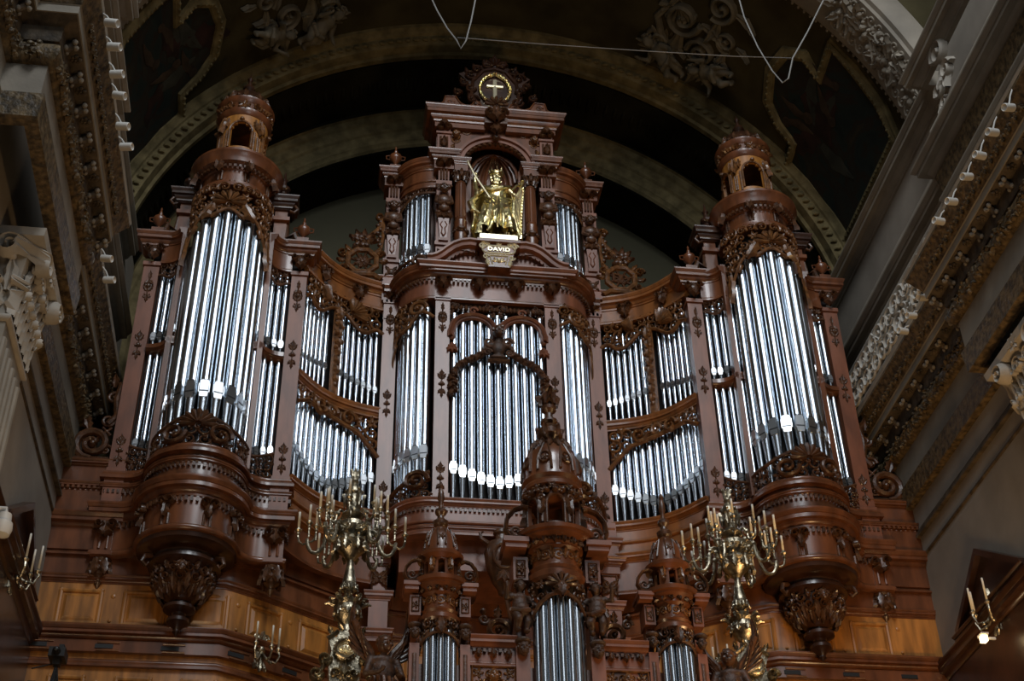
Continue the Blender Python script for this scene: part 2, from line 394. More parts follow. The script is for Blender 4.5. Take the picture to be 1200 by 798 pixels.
# barrel vault over the organ bay, transverse rib, start of the crossing vault
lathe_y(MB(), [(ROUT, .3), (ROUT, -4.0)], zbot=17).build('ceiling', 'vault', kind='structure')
RB = 9.0
mb = MB(); lathe_y(mb, [(9.4, -3.86), (9.18, -3.9), (9.16, -3.98), (9.05, -4.0), (RB, -4.1), (RB, -5.3), (9.06, -5.34), (9.08, -5.44), (9.2, -5.5), (9.6, -5.52)], zbot=19)
for i in range(150):
    a = pi*(i+.5)/150; mb.ell((9.1*cos(a), -3.93, ZC+9.1*sin(a)), .035, .05, .05, 6, 4)
mb.build('trim_5', 'stone', kind='structure')
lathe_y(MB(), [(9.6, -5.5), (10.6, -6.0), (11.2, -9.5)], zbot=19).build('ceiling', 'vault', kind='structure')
def vxf(R):   # (u = arc length from the crown towards +x, v = y, n = towards the room)
    def f(p):
        a = p[0]/R; return ((R-p[2])*sin(a), p[1], ZC+(R-p[2])*cos(a))
    return f
def hit_vault(px, py, R=ROUT):
    d = ray(px, py); ox, oz = CAM.x, CAM.z-ZC
    A = d.x**2+d.z**2; B = 2*(ox*d.x+oz*d.z); Cc = ox*ox+oz*oz-R*R; t = (-B+math.sqrt(B*B-4*A*Cc))/(2*A); p = CAM+d*t
    return math.atan2(p.x, p.z-ZC)*R, p.y
# ceiling painting in each haunch of the vault with its moulded frame
out_R = [(985, 303), (1051, 163), (1030, 118), (1003, 82), (975, 52), (962, 92), (945, 66), (922, 62), (905, 82), (902, 118), (914, 145), (932, 168), (925, 192), (948, 226)]
uv_R = [hit_vault(*p) for p in out_R]
def ear(poly):   # fan about centroid, subdivided so that it follows the vault
    return poly
def vault_painting(sg):
    uv = [(u*sg, v) for u, v in uv_R]
    cu = sum(p[0] for p in uv)/len(uv); cv = sum(p[1] for p in uv)/len(uv)
    t = thing('ceiling_painting', 'dark painting of figures in a notched frame on the vault above the %s organ tower' % ('left' if sg < 0 else 'right'), 'painting', (0, 0, 0))
    mb = MB(vxf(ROUT)); vs = []; K = 6; n = len(uv)
    for k in range(K+1):
        for u, v in uv: vs.append((cu+(u-cu)*k/K, cv+(v-cv)*k/K, .05))
    mb.add(vs, [(k*n+i, k*n+(i+1) % n, (k+1)*n+(i+1) % n, (k+1)*n+i) for k in range(K) for i in range(n)])
    canvas = mb.build('canvas', 'painting', t)
    fr = uv+[uv[0], uv[1]]
    mb = MB(vxf(ROUT)); relief(mb, fr, .16, .16); mb2 = [(u+(u-cu)*.07, v+(v-cv)*.07) for u, v in fr]; relief(mb, mb2, .09, .12)
    for (a, b), (c, d) in zip(fr, fr[1:]):
        L = math.hypot(c-a, d-b); k = int(L/.16)
        for i in range(k): boss(mb, a+(c-a)*(i+.5)/k, b+(d-b)*(i+.5)/k, .045, .05, .15)
    mb.build('frame', 'vault_trim', t)
    # painted figures, thin layers of paint on the canvas
    rnd = random.Random(11 if sg > 0 else 12)
    mb = MB(vxf(ROUT))
    for (du, dv, w_, l_, a) in ((-.6, -.2, .35, 1.5, .4), (.35, .5, .3, 1.3, 2.2), (.1, -.9, .25, 1.1, 1.2)):
        leaf(mb, cu+du*sg, cv+dv, a, l_, w_, .012, .055, 3)
    mb.build('painted_robe', 'painting_robe', t)
    mb = MB(vxf(ROUT))
    for (du, dv, r_) in ((-.2, .3, .17), (.5, -.2, .15), (-.75, .9, .15), (.2, -1.1, .13)):
        boss(mb, cu+du*sg, cv+dv, r_, .012, .06); leaf(mb, cu+du*sg, cv+dv, rnd.uniform(0, 6), .9, .13, .01, .06, 2, .4)
    mb.build('painted_flesh', 'painting_flesh', t)
    mb = MB(vxf(ROUT))
    for (du, dv, a, l_) in ((.5, .6, .2, 1.3), (-.5, -.8, 1.4, 1.2), (.0, .1, 5.3, 1.0)):
        leaf(mb, cu+du*sg, cv+dv, a, l_, .22, .01, .055, 4, -.3)
    mb.build('painted_cloud', 'painting_pale', t)
for s_ in (-1, 1): vault_painting(s_)
# stucco on the vault: cartouche scrolls and winged children, garland of fruit on the rib
def figure(name, mt, parent, build_fn, voxel=.03, M0=None, remesh=True):
    mb = MB((lambda p: tuple(M0 @ Vector(p))) if M0 else None); build_fn(mb); o = mb.build(name, mt, parent, 180)
    if remesh:
        md = o.modifiers.new('blend', 'REMESH'); md.mode = 'VOXEL'; md.voxel_size = voxel; md.use_smooth_shade = True
        sm = o.modifiers.new('soft', 'SMOOTH'); sm.factor = .5; sm.iterations = 2
    return o
def limb(mb, pts, rr, seg=8):
    mb.tube(pts, rr, seg)
    for p, r in zip(pts, rr): mb.ell(p, r, seg=8, rings=6)
def hand(mb, c, d, up, s):          # palm, four fingers of unequal length and a thumb; d: direction of the fingers, up: side of the thumb
    c, d, up = Vector(c), Vector(d).normalized(), Vector(up).normalized(); n = d.cross(up).normalized(); up = n.cross(d)
    mb.ell(c+d*.045*s, .04*s, .028*s, .045*s, 8, 6)
    for i, (o, l) in enumerate(((.034, .075), (.012, .085), (-.011, .078), (-.032, .06))):
        b = c+d*.07*s+up*o*s; mb.tube([b, b+d*l*.55*s+n*.008*s, b+d*l*.8*s+n*.035*s], [.0125*s, .0115*s, .009*s], 6)
    b = c+d*.02*s+up*.035*s; mb.tube([b, b+up*.035*s+d*.03*s, b+up*.04*s+d*.065*s+n*.02*s], [.014*s, .012*s, .010*s], 6)
def child_body(mb, arm=(.8, .3), s=1.):   # chubby child about 1 high, facing -y
    mb.ell((0, 0, .52), .15, .12, .19, 12, 8); mb.ell((0, -.03, .44), .15, .14, .13, 12, 8); mb.ell((0, 0, .66), .16, .11, .09, 12, 8)
    mb.ell((0, 0, .76), .055, .055, .06, 8, 6)
    for k, a in ((-1, arm[0]), (1, arm[1])):
        sh = (k*.15, 0, .68); el = (k*.27, -.04, .68-.18*cos(a)+.04); ha = (k*.27+k*.05*cos(a), -.14, el[2]+.16*sin(a)*1.2)
        limb(mb, [sh, el, ha], [.062, .05, .036]); hand(mb, ha, (k*.2, -.3, .8*sin(a)+.1), (-k, 0, 0), .8)
        hip = (k*.08, 0, .38); kn = (k*.10, -.10+.04*k, .22); an = (k*.08, -.03, .055)
        limb(mb, [hip, kn, an], [.10, .075, .045]); mb.ell((k*.085, -.08, .035), .04, .085, .032, 8, 6)
def child(name, label, cat, loc, s, rz, mt, hairmt, group=None, arm=(.8, .3), wings=False, tilt=None, vox=.02):
    t = thing(name, label, cat, loc, group); base = Vector(loc)
    M0 = Matrix.Translation(base) @ (tilt if tilt else Matrix.Rotation(rz, 4, 'Z')) @ Matrix.Scale(s, 4)
    def bd(mb): child_body(mb, arm); head(mb, 0, -.01, .88, .21, False)
    figure('body', mt, t, bd, vox*s, M0)
    mb = MB(lambda p: tuple(M0 @ Vector(p))); rnd = random.Random(3)
    for i in range(26):
        a = rnd.uniform(-.5, pi+.5); e = rnd.uniform(-.1, 1.5); mb.ell((.095*cos(a)*cos(e), .1*sin(a)*cos(e), .90+.115*sin(e)), .032, .032, .028, 6, 4)
    mb.build('hair', hairmt, t)
    mb = MB(lambda p: tuple(M0 @ Vector(p))); mb.tube([(-.17, -.03, .42), (-.06, -.16, .36), (.08, -.15, .40), (.17, -.02, .46), (.1, .12, .45), (-.1, .12, .42), (-.17, -.03, .42)], .045, 8); mb.tube([(.15, -.05, .44), (.2, -.08, .3), (.17, -.03, .14)], [.05, .04, .01], 6)
    mb.build('loincloth', hairmt, t)
    if wings:
        for k in (-1, 1):
            mb = MB(lambda p: tuple(M0 @ Vector((k*p[0], .11+.0*p[1]-p[2], p[1]))))
            for j in range(7): leaf(mb, .06+.02*j, .66-.03*j, 1.15-.22*j, .42-.03*j, .05, .03, n0=-.02*j, lobes=1)
            mb.build('wing', hairmt, t)
    return t
def vframe(u, v, R=ROUT):
    a = u/R; n = Vector((-sin(a), 0, -cos(a))); p = Vector(((R-.1)*sin(a), v, ZC+(R-.1)*cos(a))); return p, n
def stucco_group(sg):
    L = 'left' if sg < 0 else 'right'
    t = thing('stucco_cartouche', 'pale stucco cartouche of scrolls high on the vault inward of the %s painting' % L, 'stucco ornament', (0, 0, 0))
    mb = MB(vxf(ROUT-.02)); U = sg*5.0
    for (du, dv, r, st, d) in ((0, -1.7, .5, 0, 1), (.9, -2.5, .42, 2, -1), (-.3, -3.0, .38, 1, 1), (.7, -.9, .4, 3, 1), (-.5, -.7, .33, 4, -1), (1.3, -1.6, .3, 1, 1)):
        scroll(mb, U+du*sg, dv, r, st, d*sg, 1.6, r*.2, 0, r*.45)
        leaf(mb, U+du*sg, dv+r, 1.5, r*1.8, r*.4, .15, 0, 4, .3); leaf(mb, U+du*sg+r*sg, dv, 0 if sg > 0 else pi, r*1.6, r*.35, .15, 0, 4, .3)
    relief(mb, [(U-.6*sg, -3.3), (U-.2*sg, -2.4), (U-.7*sg, -1.4), (U-.2*sg, -.3)], .1, .12)
    mb.build('scrollwork', 'stucco', t)
    mb = MB(vxf(ROUT-.02)); shell(mb, U-.2*sg, -2.0, .55, .3, 2.8, 8); mb.build('shell', 'stucco', t)
    for (u, v, s, rot, ar, q) in ((4.75, .0, 1.5, .5, (.9, -.2), 'reaching down beside the arch'), (6.2, -.9, 1.45, -.4, (-.2, 1.0), 'seated beside the painted panel')):
        p, n = vframe(u*sg, v); z = Vector((0, 0, 1)); yv = -n
        zz = (z-yv*z.dot(yv)).normalized(); xx = yv.cross(zz)
        T = Matrix((xx, yv, zz)).transposed().to_4x4() @ Matrix.Rotation(rot*sg, 4, 'Y')
        child('stucco_putto', 'pale stucco winged child %s on the %s of the vault' % (q, L), 'statue', tuple(p-zz*.7+n*.12), s, 0, 'stucco', 'stucco', None, ar, True, T)
for s_ in (-1, 1): stucco_group(s_)
def rib_garland(sg):
    t = thing('fruit_garland', 'heavy plaster garland of fruit and scrolls on the transverse rib at the %s' % ('left' if sg < 0 else 'right'), 'stucco ornament', (0, 0, 0))
    mb = MB(vxf(RB)); rnd = random.Random(7); u = 8.6
    while u < 14.2:
        for j in range(3): boss(mb, sg*(u+rnd.uniform(-.1, .1)), -4.75+rnd.uniform(-.3, .3), rnd.uniform(.05, .11), rnd.uniform(.07, .14))
        leaf(mb, sg*u, -4.75, rnd.uniform(0, 6.28), .5, .13, .12, 0, 3, .3); u += .14
    mb.build('fruit', 'stone', t)
    for v, a_ in ((-5.12, 0), (-4.32, pi)):
        mb = MB(vxf(RB)); u = 8.8
        while u < 14.2: scroll(mb, sg*u, v, .15, a_, sg if a_ == 0 else -sg, 1.2, .035); u += .3
        mb.build('scroll_border', 'stone', t)
for s_ in (-1, 1): rib_garland(s_)

# side walls with their entablature (profiles: distance from the wall, height)
def side_wall(sg):
    S = 'right' if sg > 0 else 'left'; XW = 8.62
    pl = lambda path: [(x*sg, y) for x, y in (path if sg > 0 else path[::-1])]
    X2 = 8.02                                     # wall face of the projecting part
    plain = pl([(XW, 4.7), (XW, -13)])
    brk = pl([(XW, 1.2), (XW, -5.55), (X2, -5.55), (X2, -9.9), (XW, -9.9), (XW, -14)])
    MB().box(min(sg*XW, sg*(XW+.4)), max(sg*XW, sg*(XW+.4)), -14, 4.9, 5, 22.6).build('wall_'+S, 'plaster', kind='structure')
    n = [10 if sg < 0 else 20]
    def tr(prof, mt, path=brk, extra=None, z=0):
        n[0] += 1; mb = MB(); sweep(mb, prof, path)
        if extra: extra(mb)
        mb.build('trim_%d' % n[0], mt, kind='structure')
    low = pl([(XW, 1.2), (XW, -6.1)])
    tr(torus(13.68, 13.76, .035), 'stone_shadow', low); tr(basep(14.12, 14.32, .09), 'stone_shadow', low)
    tr([(.10, 14.82), (.14, 14.84), (.17, 15.28), (.12, 15.32)], 'stone_gilt')
    tr([(.10, 15.32), (.10, 15.95)], 'stone')
    P = Path(brk)
    def garl(mb, z0, z1, off, sz, seed):
        rnd = random.Random(seed); u = 0; keep = mb.xf; mb.xf = P.xf(off)
        while u < P.len:
            for j in range(3): boss(mb, u+rnd.uniform(-.05, .05), rnd.uniform(z0, z1), rnd.uniform(.4, .8)*sz, rnd.uniform(.5, 1)*sz)
            leaf(mb, u, (z0+z1)/2+rnd.uniform(-.6, .6)*(z1-z0)/2, rnd.uniform(-.6, .6)+(0 if rnd.random() < .5 else pi), sz*2.6, sz*.8, sz*.9, 0, 3)
            u += sz*1.1
        mb.xf = keep
    tr(torus(15.92, 16.36, .20, .06), 'stone_gilt', extra=lambda mb: garl(mb, 15.98, 16.3, .2, .09, 5))
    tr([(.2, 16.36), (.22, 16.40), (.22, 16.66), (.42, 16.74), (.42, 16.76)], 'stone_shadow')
    tr([(.40, 16.74), (.44, 16.75), (.44, 16.90), (.46, 16.92)], 'stone')
    tr([(.44, 16.92), (.47, 16.95), (.62, 17.26), (.66, 17.30), (.66, 17.36)], 'stone_gilt',
       extra=lambda mb: (setattr(mb, 'xf', P.xf()), [(leaf(mb, i*.13, 16.98, pi/2+.6*(-1)**i, .30, .07, .07, .50, 2), boss(mb, i*.13+.06, 17.06, .03, .05, .52), boss(mb, i*.13, 17.24, .03, .05, .58)) for i in range(int(P.len/.13))], setattr(mb, 'xf', ident)))
    tr([(.66, 17.36), (.68, 17.42), (0, 17.5)], 'stone_light')
    # scrolled brackets under the cornice, each a lump of its own on the soffit
    mod = MB(); ros = MB()
    for (y0, y1, xf_) in ((.2, -5.3, XW), (-5.2, -9.8, X2), (-10.5, -13, XW)):
        k = int((y0-y1)/.62)
        for i in range(k+1):
            y = y0-(y0-y1)*i/max(1, k); x = xf_-.22
            m1 = MB(lambda p, x=x, y=y: (sg*(x-p[0]), y+p[1], p[2])); m0 = MB(m1.xf); m0.tube([(-.02, 0, 16.52), (.06, 0, 16.58), (.12, 0, 16.66)], [.06, .06, .05], 8); ros.v, ros.f = ros.v+m0.v, ros.f+[tuple(a+len(ros.v) for a in f) for f in m0.f]
            for q in (-.06, .06): m1.ell((.14, q, 16.64), .045, .045, .05, 8, 6)
            m1.ell((.14, 0, 16.60), .03, .04, .04, 8, 6)
            for q in (-.05, .05): m1.ell((.02, q, 16.52), .04, .045, .05, 8, 6)
            mod.v, mod.f = mod.v+m1.v, mod.f+[tuple(a+len(mod.v) for a in f) for f in m1.f]
            if i < k:
                m2 = MB(lambda p, x=x, y=y: (sg*(x-p[0]), y+p[1], 16.68-p[2])); yy = -(y0-y1)/k/2
                for a in range(6): m2.ell((.10+.06*cos(a), yy+.06*sin(a), .0), .035, .035, .03, 6, 4)
                m2.ell((.10, yy, .0), .03, .03, .04, 6, 4)
                ros.v, ros.f = ros.v+m2.v, ros.f+[tuple(a+len(ros.v) for a in f) for f in m2.f]
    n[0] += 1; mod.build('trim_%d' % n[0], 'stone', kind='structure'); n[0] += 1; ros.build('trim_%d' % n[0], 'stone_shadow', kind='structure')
    # upper wall: carved tracery rail on the cornice, bands up to the vault
    up = pl([(XW, 1.2), (XW, -6.2), (8.1, -6.2), (8.1, -14)])
    tr(cornice(18.15, 18.55, .22), 'stone', up); tr([(.12, 18.55), (.2, 19.1)], 'stone_gilt', up); tr(cornice(19.1, 19.5, .42, .1), 'stone', up)
    tr(torus(20.3, 20.42, .06), 'stone_shadow', up); tr([(.1, 19.5), (.1, 20.3)], 'stone_light', up)
    tr(cornice(21.5, 21.95, .35), 'stone', up)
    R = Path(pl([(8.0, .4), (8.0, -6.2)]))
    if sg > 0:
        t = thing('tracery_rail', 'pale carved rail of interlaced scrolls standing on the side cornice right of the organ', 'railing', (8.0, -2, 17.45))
        mb = MB(R.xf(0)); u = .2; i = 0
        while u < R.len-.2:
            for v in (17.74, 18.20): scroll(mb, u, v, .24, i*1.3, (-1)**i, 1.5, .045, 0, .09)
            leaf(mb, u, 17.9, 1.2+i, .35, .08, .1); i += 1; u += .33
        rim(mb, 0, R.len, lambda u: 17.48, .05); rim(mb, 0, R.len, lambda u: 18.5, .05); mb.build('scrollwork', 'stone_spotlit', t)
        mb = MB(R.xf(-.03)); [mb.add([(a, b, c) for c in (-.05, 0) for b in (17.45, 18.54) for a in (u, u+.04)], [(0, 2, 3, 1), (4, 5, 7, 6), (0, 1, 5, 4), (2, 6, 7, 3), (0, 4, 6, 2), (1, 3, 7, 5)]) for u in [R.len*i/9*.99 for i in range(10)]]
        mb.build('upright', 'stone_light', t)
    for (y_, z_, s_) in ((-7.15, 21.1, .42), (-6.75, 20.55, .26)):
        t = thing('scroll_console', 'carved stone console of scrolls and leaves on the upper %s wall, the %s of two' % (S, 'larger' if s_ > .3 else 'smaller'), 'stone ornament', (sg*8.1, y_, z_))
        mb = MB(lambda p: (sg*(8.1-p[2]), y_+p[0], z_+p[1])); scroll(mb, 0, s_*.8, s_*.7, 0, 1, 1.6, s_*.16, 0, s_*.4); scroll(mb, -s_*.3, -s_*.6, s_*.5, pi, -1, 1.5, s_*.13, 0, s_*.35)
        leaf(mb, 0, 0, -pi/2, s_*1.5, s_*.35, s_*.35); leaf(mb, s_*.3, s_*.2, -1.2, s_*1.2, s_*.25, s_*.3); mb.build('scrollwork', 'stone_light', t)
    # carved trophies along the foot of the vault
    t = thing('fruit_garland', 'plaster garland of flowers lying along the foot of the vault over the %s cornice' % S, 'stucco ornament', (0, 0, 0))
    rnd = random.Random(9); mb = MB(vxf(ROUT-.05))
    y = .1
    while y > -4.0:
        u = sg*(ROUT*(pi/2)-1.75+.2*sin(y*3))
        for j in range(4): boss(mb, u+rnd.uniform(-.3, .3), y+rnd.uniform(-.2, .2), rnd.uniform(.07, .15), rnd.uniform(.1, .2))
        scroll(mb, u, y, .24, rnd.uniform(0, 6), 1, 1.3, .05); leaf(mb, u, y, rnd.uniform(0, 6), .5, .12, .14); y -= .3
    mb.build('flowers', 'stucco', t)
    # pilaster with leafy capital under the projecting entablature
    t = thing('corinthian_pilaster', 'fluted stone pilaster with a leafy scrolled capital on the %s side wall' % S, 'pilaster', (sg*8.3, -6.75, 6))
    ya, yb = -6.15, -7.65; X1 = 8.30
    pp = Path(pl([(XW, ya), (X1, ya), (X1, yb), (XW, yb)])); c0 = XW-X1; W = ya-yb
    mb = MB(); mb.box(min(sg*X1, sg*XW), max(sg*X1, sg*XW), yb, ya, 6.3, 13.0)
    mb.xf = pp.xf(); [relief(mb, [(c0+W*(i+.5)/6, 6.6), (c0+W*(i+.5)/6, 12.7)], .055, .05) for i in range(6)]; [relief(mb, [(u, 6.6), (u, 12.7)], .055, .05) for u in (.15, .4, c0+W+.2, c0+W+.45)]
    mb.build('shaft', 'stone', t)
    mb = MB(); sweep(mb, torus(12.95, 13.08, .07), pl([(XW, ya), (X1, ya), (X1, yb), (XW, yb)]), .3); sweep(mb, [(.0, 13.05), (.03, 13.3), (.12, 14.2), (.2, 14.32)], pl([(XW, ya), (X1, ya), (X1, yb), (XW, yb)]), .3)
    mb.xf = pp.xf()
    for row, (v, L, o) in enumerate(((13.08, .55, 0), (13.45, .6, .5))):
        k = 9
        for i in range(k): (leaf(mb, pp.len*(i+.5+o*(1 if i < k-1 else 0))/k, v, pi/2, L, .105, .10, .04+.05*row, 3), scroll(mb, pp.len*(i+.5+o*(1 if i < k-1 else 0))/k, v+L, .07, pi/2, 1, 1.2, .03, .12+.05*row, .1))
    for u in (c0, c0+W):
        scroll(mb, u-.14, 14.15, .2, 0, 1, 1.6, .06, .22, .2); scroll(mb, u+.14, 14.15, .2, pi, -1, 1.6, .06, .22, .2)
    for u in (c0+W/2-.2, c0+W/2+.2): scroll(mb, u, 14.1, .15, 0, 1 if u < c0+W/2 else -1, 1.5, .04, .15, .12)
    flower(mb, c0+W/2, 14.4, .16, 6, .3)
    mb.build('capital', 'stone_light', t)
    mb = MB(); sweep(mb, [(.25, 14.32), (.34, 14.36), (.36, 14.5), (.3, 14.52)], pl([(XW, ya), (X1, ya), (X1, yb), (XW, yb)]), .5); mb.build('abacus', 'stone_light', t)
    # pier strip behind the capital
    n[0] += 2
    # wooden wainscot and gabled canopy
    wn = pl([(XW, .2), (XW, -12)])
    mb = MB(); sweep(mb, cornice(11.0, 11.35, .24), wn); sweep(mb, [(.06, 6.3), (.06, 11.0)], wn); mb.build('trim_%d' % (n[0]+1), 'wood_dark', kind='structure'); n[0] += 2
    t = thing('wooden_gable', 'dark wooden gabled canopy fixed to the %s side wall above the wainscot' % S, 'canopy', (sg*XW, -3.1, 11.35))
    f = lambda y0, z0: (y0, z0)
    tri_ = [(-1.62, 11.45), (-3.05, 12.42), (-4.5, 11.45)]
    def tp(d0, d1, poly, mt, nm):
        mb = MB(lambda p: (sg*(XW-p[1]), p[0], p[2])); mb.prism(poly, d0, d1); o = mb.build(nm, mt, t); fixnormals(o)
    tp(0, .08, tri_, 'wood_dark', 'tympanum')
    for a, b in ((0, 1), (1, 2)):
        (y0, z0), (y1, z1) = tri_[a], tri_[b]; tp(-.02, .20, [(y0, z0), (y1, z1), (y1, z1+.14), (y0, z0+.14)], 'wood_dark', 'raking_cornice')
    mb = MB(); sweep(mb, cornice(11.33, 11.5, .24), pl([(XW, -1.5), (XW, -4.6)])); mb.build('sill_moulding', 'wood_dark', t)
for s_ in (-1, 1): side_wall(s_)

# panelled wooden wall under the organ: flat beside the side walls, curving inwards behind the front case
wall_h = [(-8.62, -.5), (-7.6, -.5), (-6.4, -.5), (-5.28, -.5)]+[(-5.28+(3.3)*t+.0, -.5+2.0*math.sin(t*pi/2)**1.0*(.55+.45*t)) for t in [i/12 for i in range(1, 13)]]+[(-1.0, 1.6)]
wpath = mirror_path(wall_h)
def wtrim(i, fn, mt): mb = MB(); fn(mb); mb.build('trim_%d' % i, mt, kind='structure')
WP = Path(wpath)
wtrim(31, lambda mb: (sweep(mb, [(0, 6.3), (0, 11.0)], wpath, .2), sweep(mb, [(0, 11.0), (0, 12.36)], wpath, .2)), 'wood_amber')
def panels(mb, z0, z1, w_, off=0.):
    u = .36+off
    while u+w_ < WP.len:
        mb.xf = WP.xf()
        a, b = u, u+w_
        for x0, x1, y0, y1 in ((a, b, z0, z0+.07), (a, b, z1-.07, z1), (a, a+.07, z0, z1), (b-.07, b, z0, z1)):
            relief(mb, [(x0, (y0+y1)/2), ((x0+x1)/2, (y0+y1)/2), (x1, (y0+y1)/2)] if x1-x0 > y1-y0 else [((x0+x1)/2, y0), ((x0+x1)/2, y1)], .045, .04)
        k = 4; vs = [(a+.16+(w_-.32)*i/k, z, .035) for z in (z0+.16, z1-.16) for i in range(k+1)]+[(a+.10+(w_-.2)*i/k, z, .0) for z in (z0+.10, z1-.10) for i in range(k+1)]
        n = k+1
        mb.add(vs, [(i, i+1, n+i+1, n+i) for i in range(k)]+[(2*n+i, 2*n+i+1, i+1, i) for i in range(k)]+[(n+i, n+i+1, 3*n+i+1, 3*n+i) for i in range(k)]+[(2*n, 0, n, 3*n), (k, 2*n+k, 3*n+k, n+k)])
        boss(mb, b+.18, z0+.1, .035, .03); boss(mb, b+.18, z1-.12, .05, .02); u += 1.16
wtrim(32, lambda mb: panels(mb, 11.52, 12.24, .80), 'wood_amber')
wtrim(33, lambda mb: panels(mb, 6.9, 10.55, .66, .07), 'wood_amber')
wtrim(34, lambda mb: (sweep(mb, cornice(11.18, 11.44, .28), wpath), sweep(mb, [(.1, 10.98), (.1, 11.2)], wpath), sweep(mb, basep(10.72, 10.88, .08), wpath)), 'wood')
def slots(mb):
    mb.xf = WP.xf()
    u = .18
    while u < WP.len-.5:
        vs = [(a, b, c) for c in (.09, .115) for b in (11.04, 11.12) for a in (u-.16, u+.16)]
        mb.add(vs, [(0, 2, 3, 1), (4, 5, 7, 6), (0, 1, 5, 4), (2, 6, 7, 3), (0, 4, 6, 2), (1, 3, 7, 5)]); 
        vs = [(a, b, c) for c in (-.02, .012) for b in (7.2, 10.42) for a in (u-.07, u+.07)]
        mb.add(vs, [(0, 2, 3, 1), (4, 5, 7, 6), (0, 1, 5, 4), (2, 6, 7, 3), (0, 4, 6, 2), (1, 3, 7, 5)]); u += 1.16
wtrim(35, slots, 'black')
wtrim(36, lambda mb: [relief(MBx, [(u-.2, 11.08+s*.075), (u+.2, 11.08+s*.075)], .02, .03, .1) for MBx in [mb] if not setattr(mb, 'xf', WP.xf()) for u in [.25+1.16*i for i in range(int((WP.len-1.0)/1.16)+1)] for s in (-1, 1)], 'wood')
wtrim(37, lambda mb: (sweep(mb, cornice(12.36, 12.52, .10), wpath), sweep(mb, [(.05, 12.52), (.05, 12.95)], wpath), sweep(mb, basep(12.90, 13.02, .12), wpath), sweep(mb, [(.08, 13.02), (.08, 13.5)], wpath)), 'wood')
for sg in (-1, 1):     # stepped plinth between tower and side wall
    p_ = [(sg*8.62, -.5), (sg*7.3, -.5)]; p_ = p_ if sg < 0 else p_[::-1]
    i0 = 38 if sg < 0 else 40
    wtrim(i0, lambda mb: (sweep(mb, cornice(13.42, 13.74, .30), p_), sweep(mb, [(.12, 13.74), (.12, 14.3)], p_), sweep(mb, cornice(14.3, 14.44, .14, .06), p_), sweep(mb, [(.04, 14.44), (.04, 14.86)], p_), sweep(mb, cornice(14.84, 14.98, .16), p_), dentils(mb, [(x, y-.12) for x, y in p_], 14.3, 14.36, .05)), 'wood')
    wtrim(i0+1, lambda mb: mb.box(min(sg*7.3, sg*8.62), max(sg*7.3, sg*8.62), -.5, .3, 13.4, 14.98), 'wood')

# ------------------------------------------------------------------ pipes: foot, body and mouth, each pipe a thing of its own
def unit(name, mt, fn, mt2=None, nf2=0):
    mb = MB(); fn(mb); me = bpy.data.meshes.new(name); me.from_pydata(mb.v, [], mb.f)
    me.polygons.foreach_set('use_smooth', [True]*len(me.polygons)); me.set_sharp_from_angle(angle=R_(40)); me.materials.append(M[mt])
    if mt2:
        me.materials.append(M[mt2])
        for p in list(me.polygons)[-nf2:]: p.material_index = 1
    return me
U_BODY = unit('pipe_body', 'tin', lambda mb: mb.lathe([(1, 0), (1, .985), (1.06, .987), (1.06, 1)], seg=24))
U_FOOT = unit('pipe_foot', 'tin', lambda mb: mb.lathe([(.34, 0), (.42, .02), (.97, .95), (1.02, .97), (1.02, 1)], seg=24))
def _mouth(mb):
    mb.prism([(-.74, -.15), (.74, -.15), (.74, 1.75), (.5, 2.0), (-.5, 2.0), (-.74, 1.75)], -1.03, -.62)
    for k in (-1, 1): mb.box(k*.92-.07, k*.92+.07, -1.12, -.4, -.7, 1.2)
    mb.prism([(-.66, -1.5), (.66, -1.5), (.78, -.42), (-.78, -.42)], -1.0, -.6)
    mb.box(-.8, .8, -1.045, -.7, -.42, -.15); mb.box(-.6, .6, -1.06, -.7, 2.0, 2.12)
U_MOUTH = unit('mouth', 'tin_mouth', _mouth, 'tin_dark', 12)
NP = [0]
def pipe(x, y, nx, ny, zb, zm, zt, r, label, group):
    o = thing('organ_pipe', label, 'organ pipe', (x, y, zb), group); o.rotation_euler = (0, 0, math.atan2(ny, nx)+pi/2)
    for me, z0, sc_ in ((U_FOOT, 0, (r, r, zm-zb)), (U_BODY, zm-zb, (r, r, zt-zm)), (U_MOUTH, zm-zb, (r, r, r))):
        c = bpy.data.objects.new(me.name, me); COL.objects.link(c); c.parent = o; c.location = (0, 0, z0); c.scale = sc_
    NP[0] += 1
def pipe_row(P, u0, u1, n, off, zb, zm, zt, r, label, group):
    for i in range(n):
        u = u0+(u1-u0)*(i+.5)/n; x, y, nx, ny = P.at(u); t = (i+.5)/n
        g = lambda q: q(t) if callable(q) else q
        pipe(x+nx*off, y+ny*off, nx, ny, g(zb), g(zm), g(zt), g(r), label, group)
def carved(path, off, fn, name, mt, parent):
    P = Path(path); mb = MB(P.xf(off)); fn(mb, P.len); return mb.build(name, mt, parent)
def cyl(cx, cy, rv, z=0.):    # wraps (u, v, n) round a turned body; u = 0 faces the nave
    def f(p):
        r = rv(p[1]) if callable(rv) else rv; a = -pi/2+p[0]/(r if not callable(rv) else rv(None)); rr = r+p[2]
        return (cx+rr*cos(a), cy+rr*sin(a), p[1]+z)
    return f

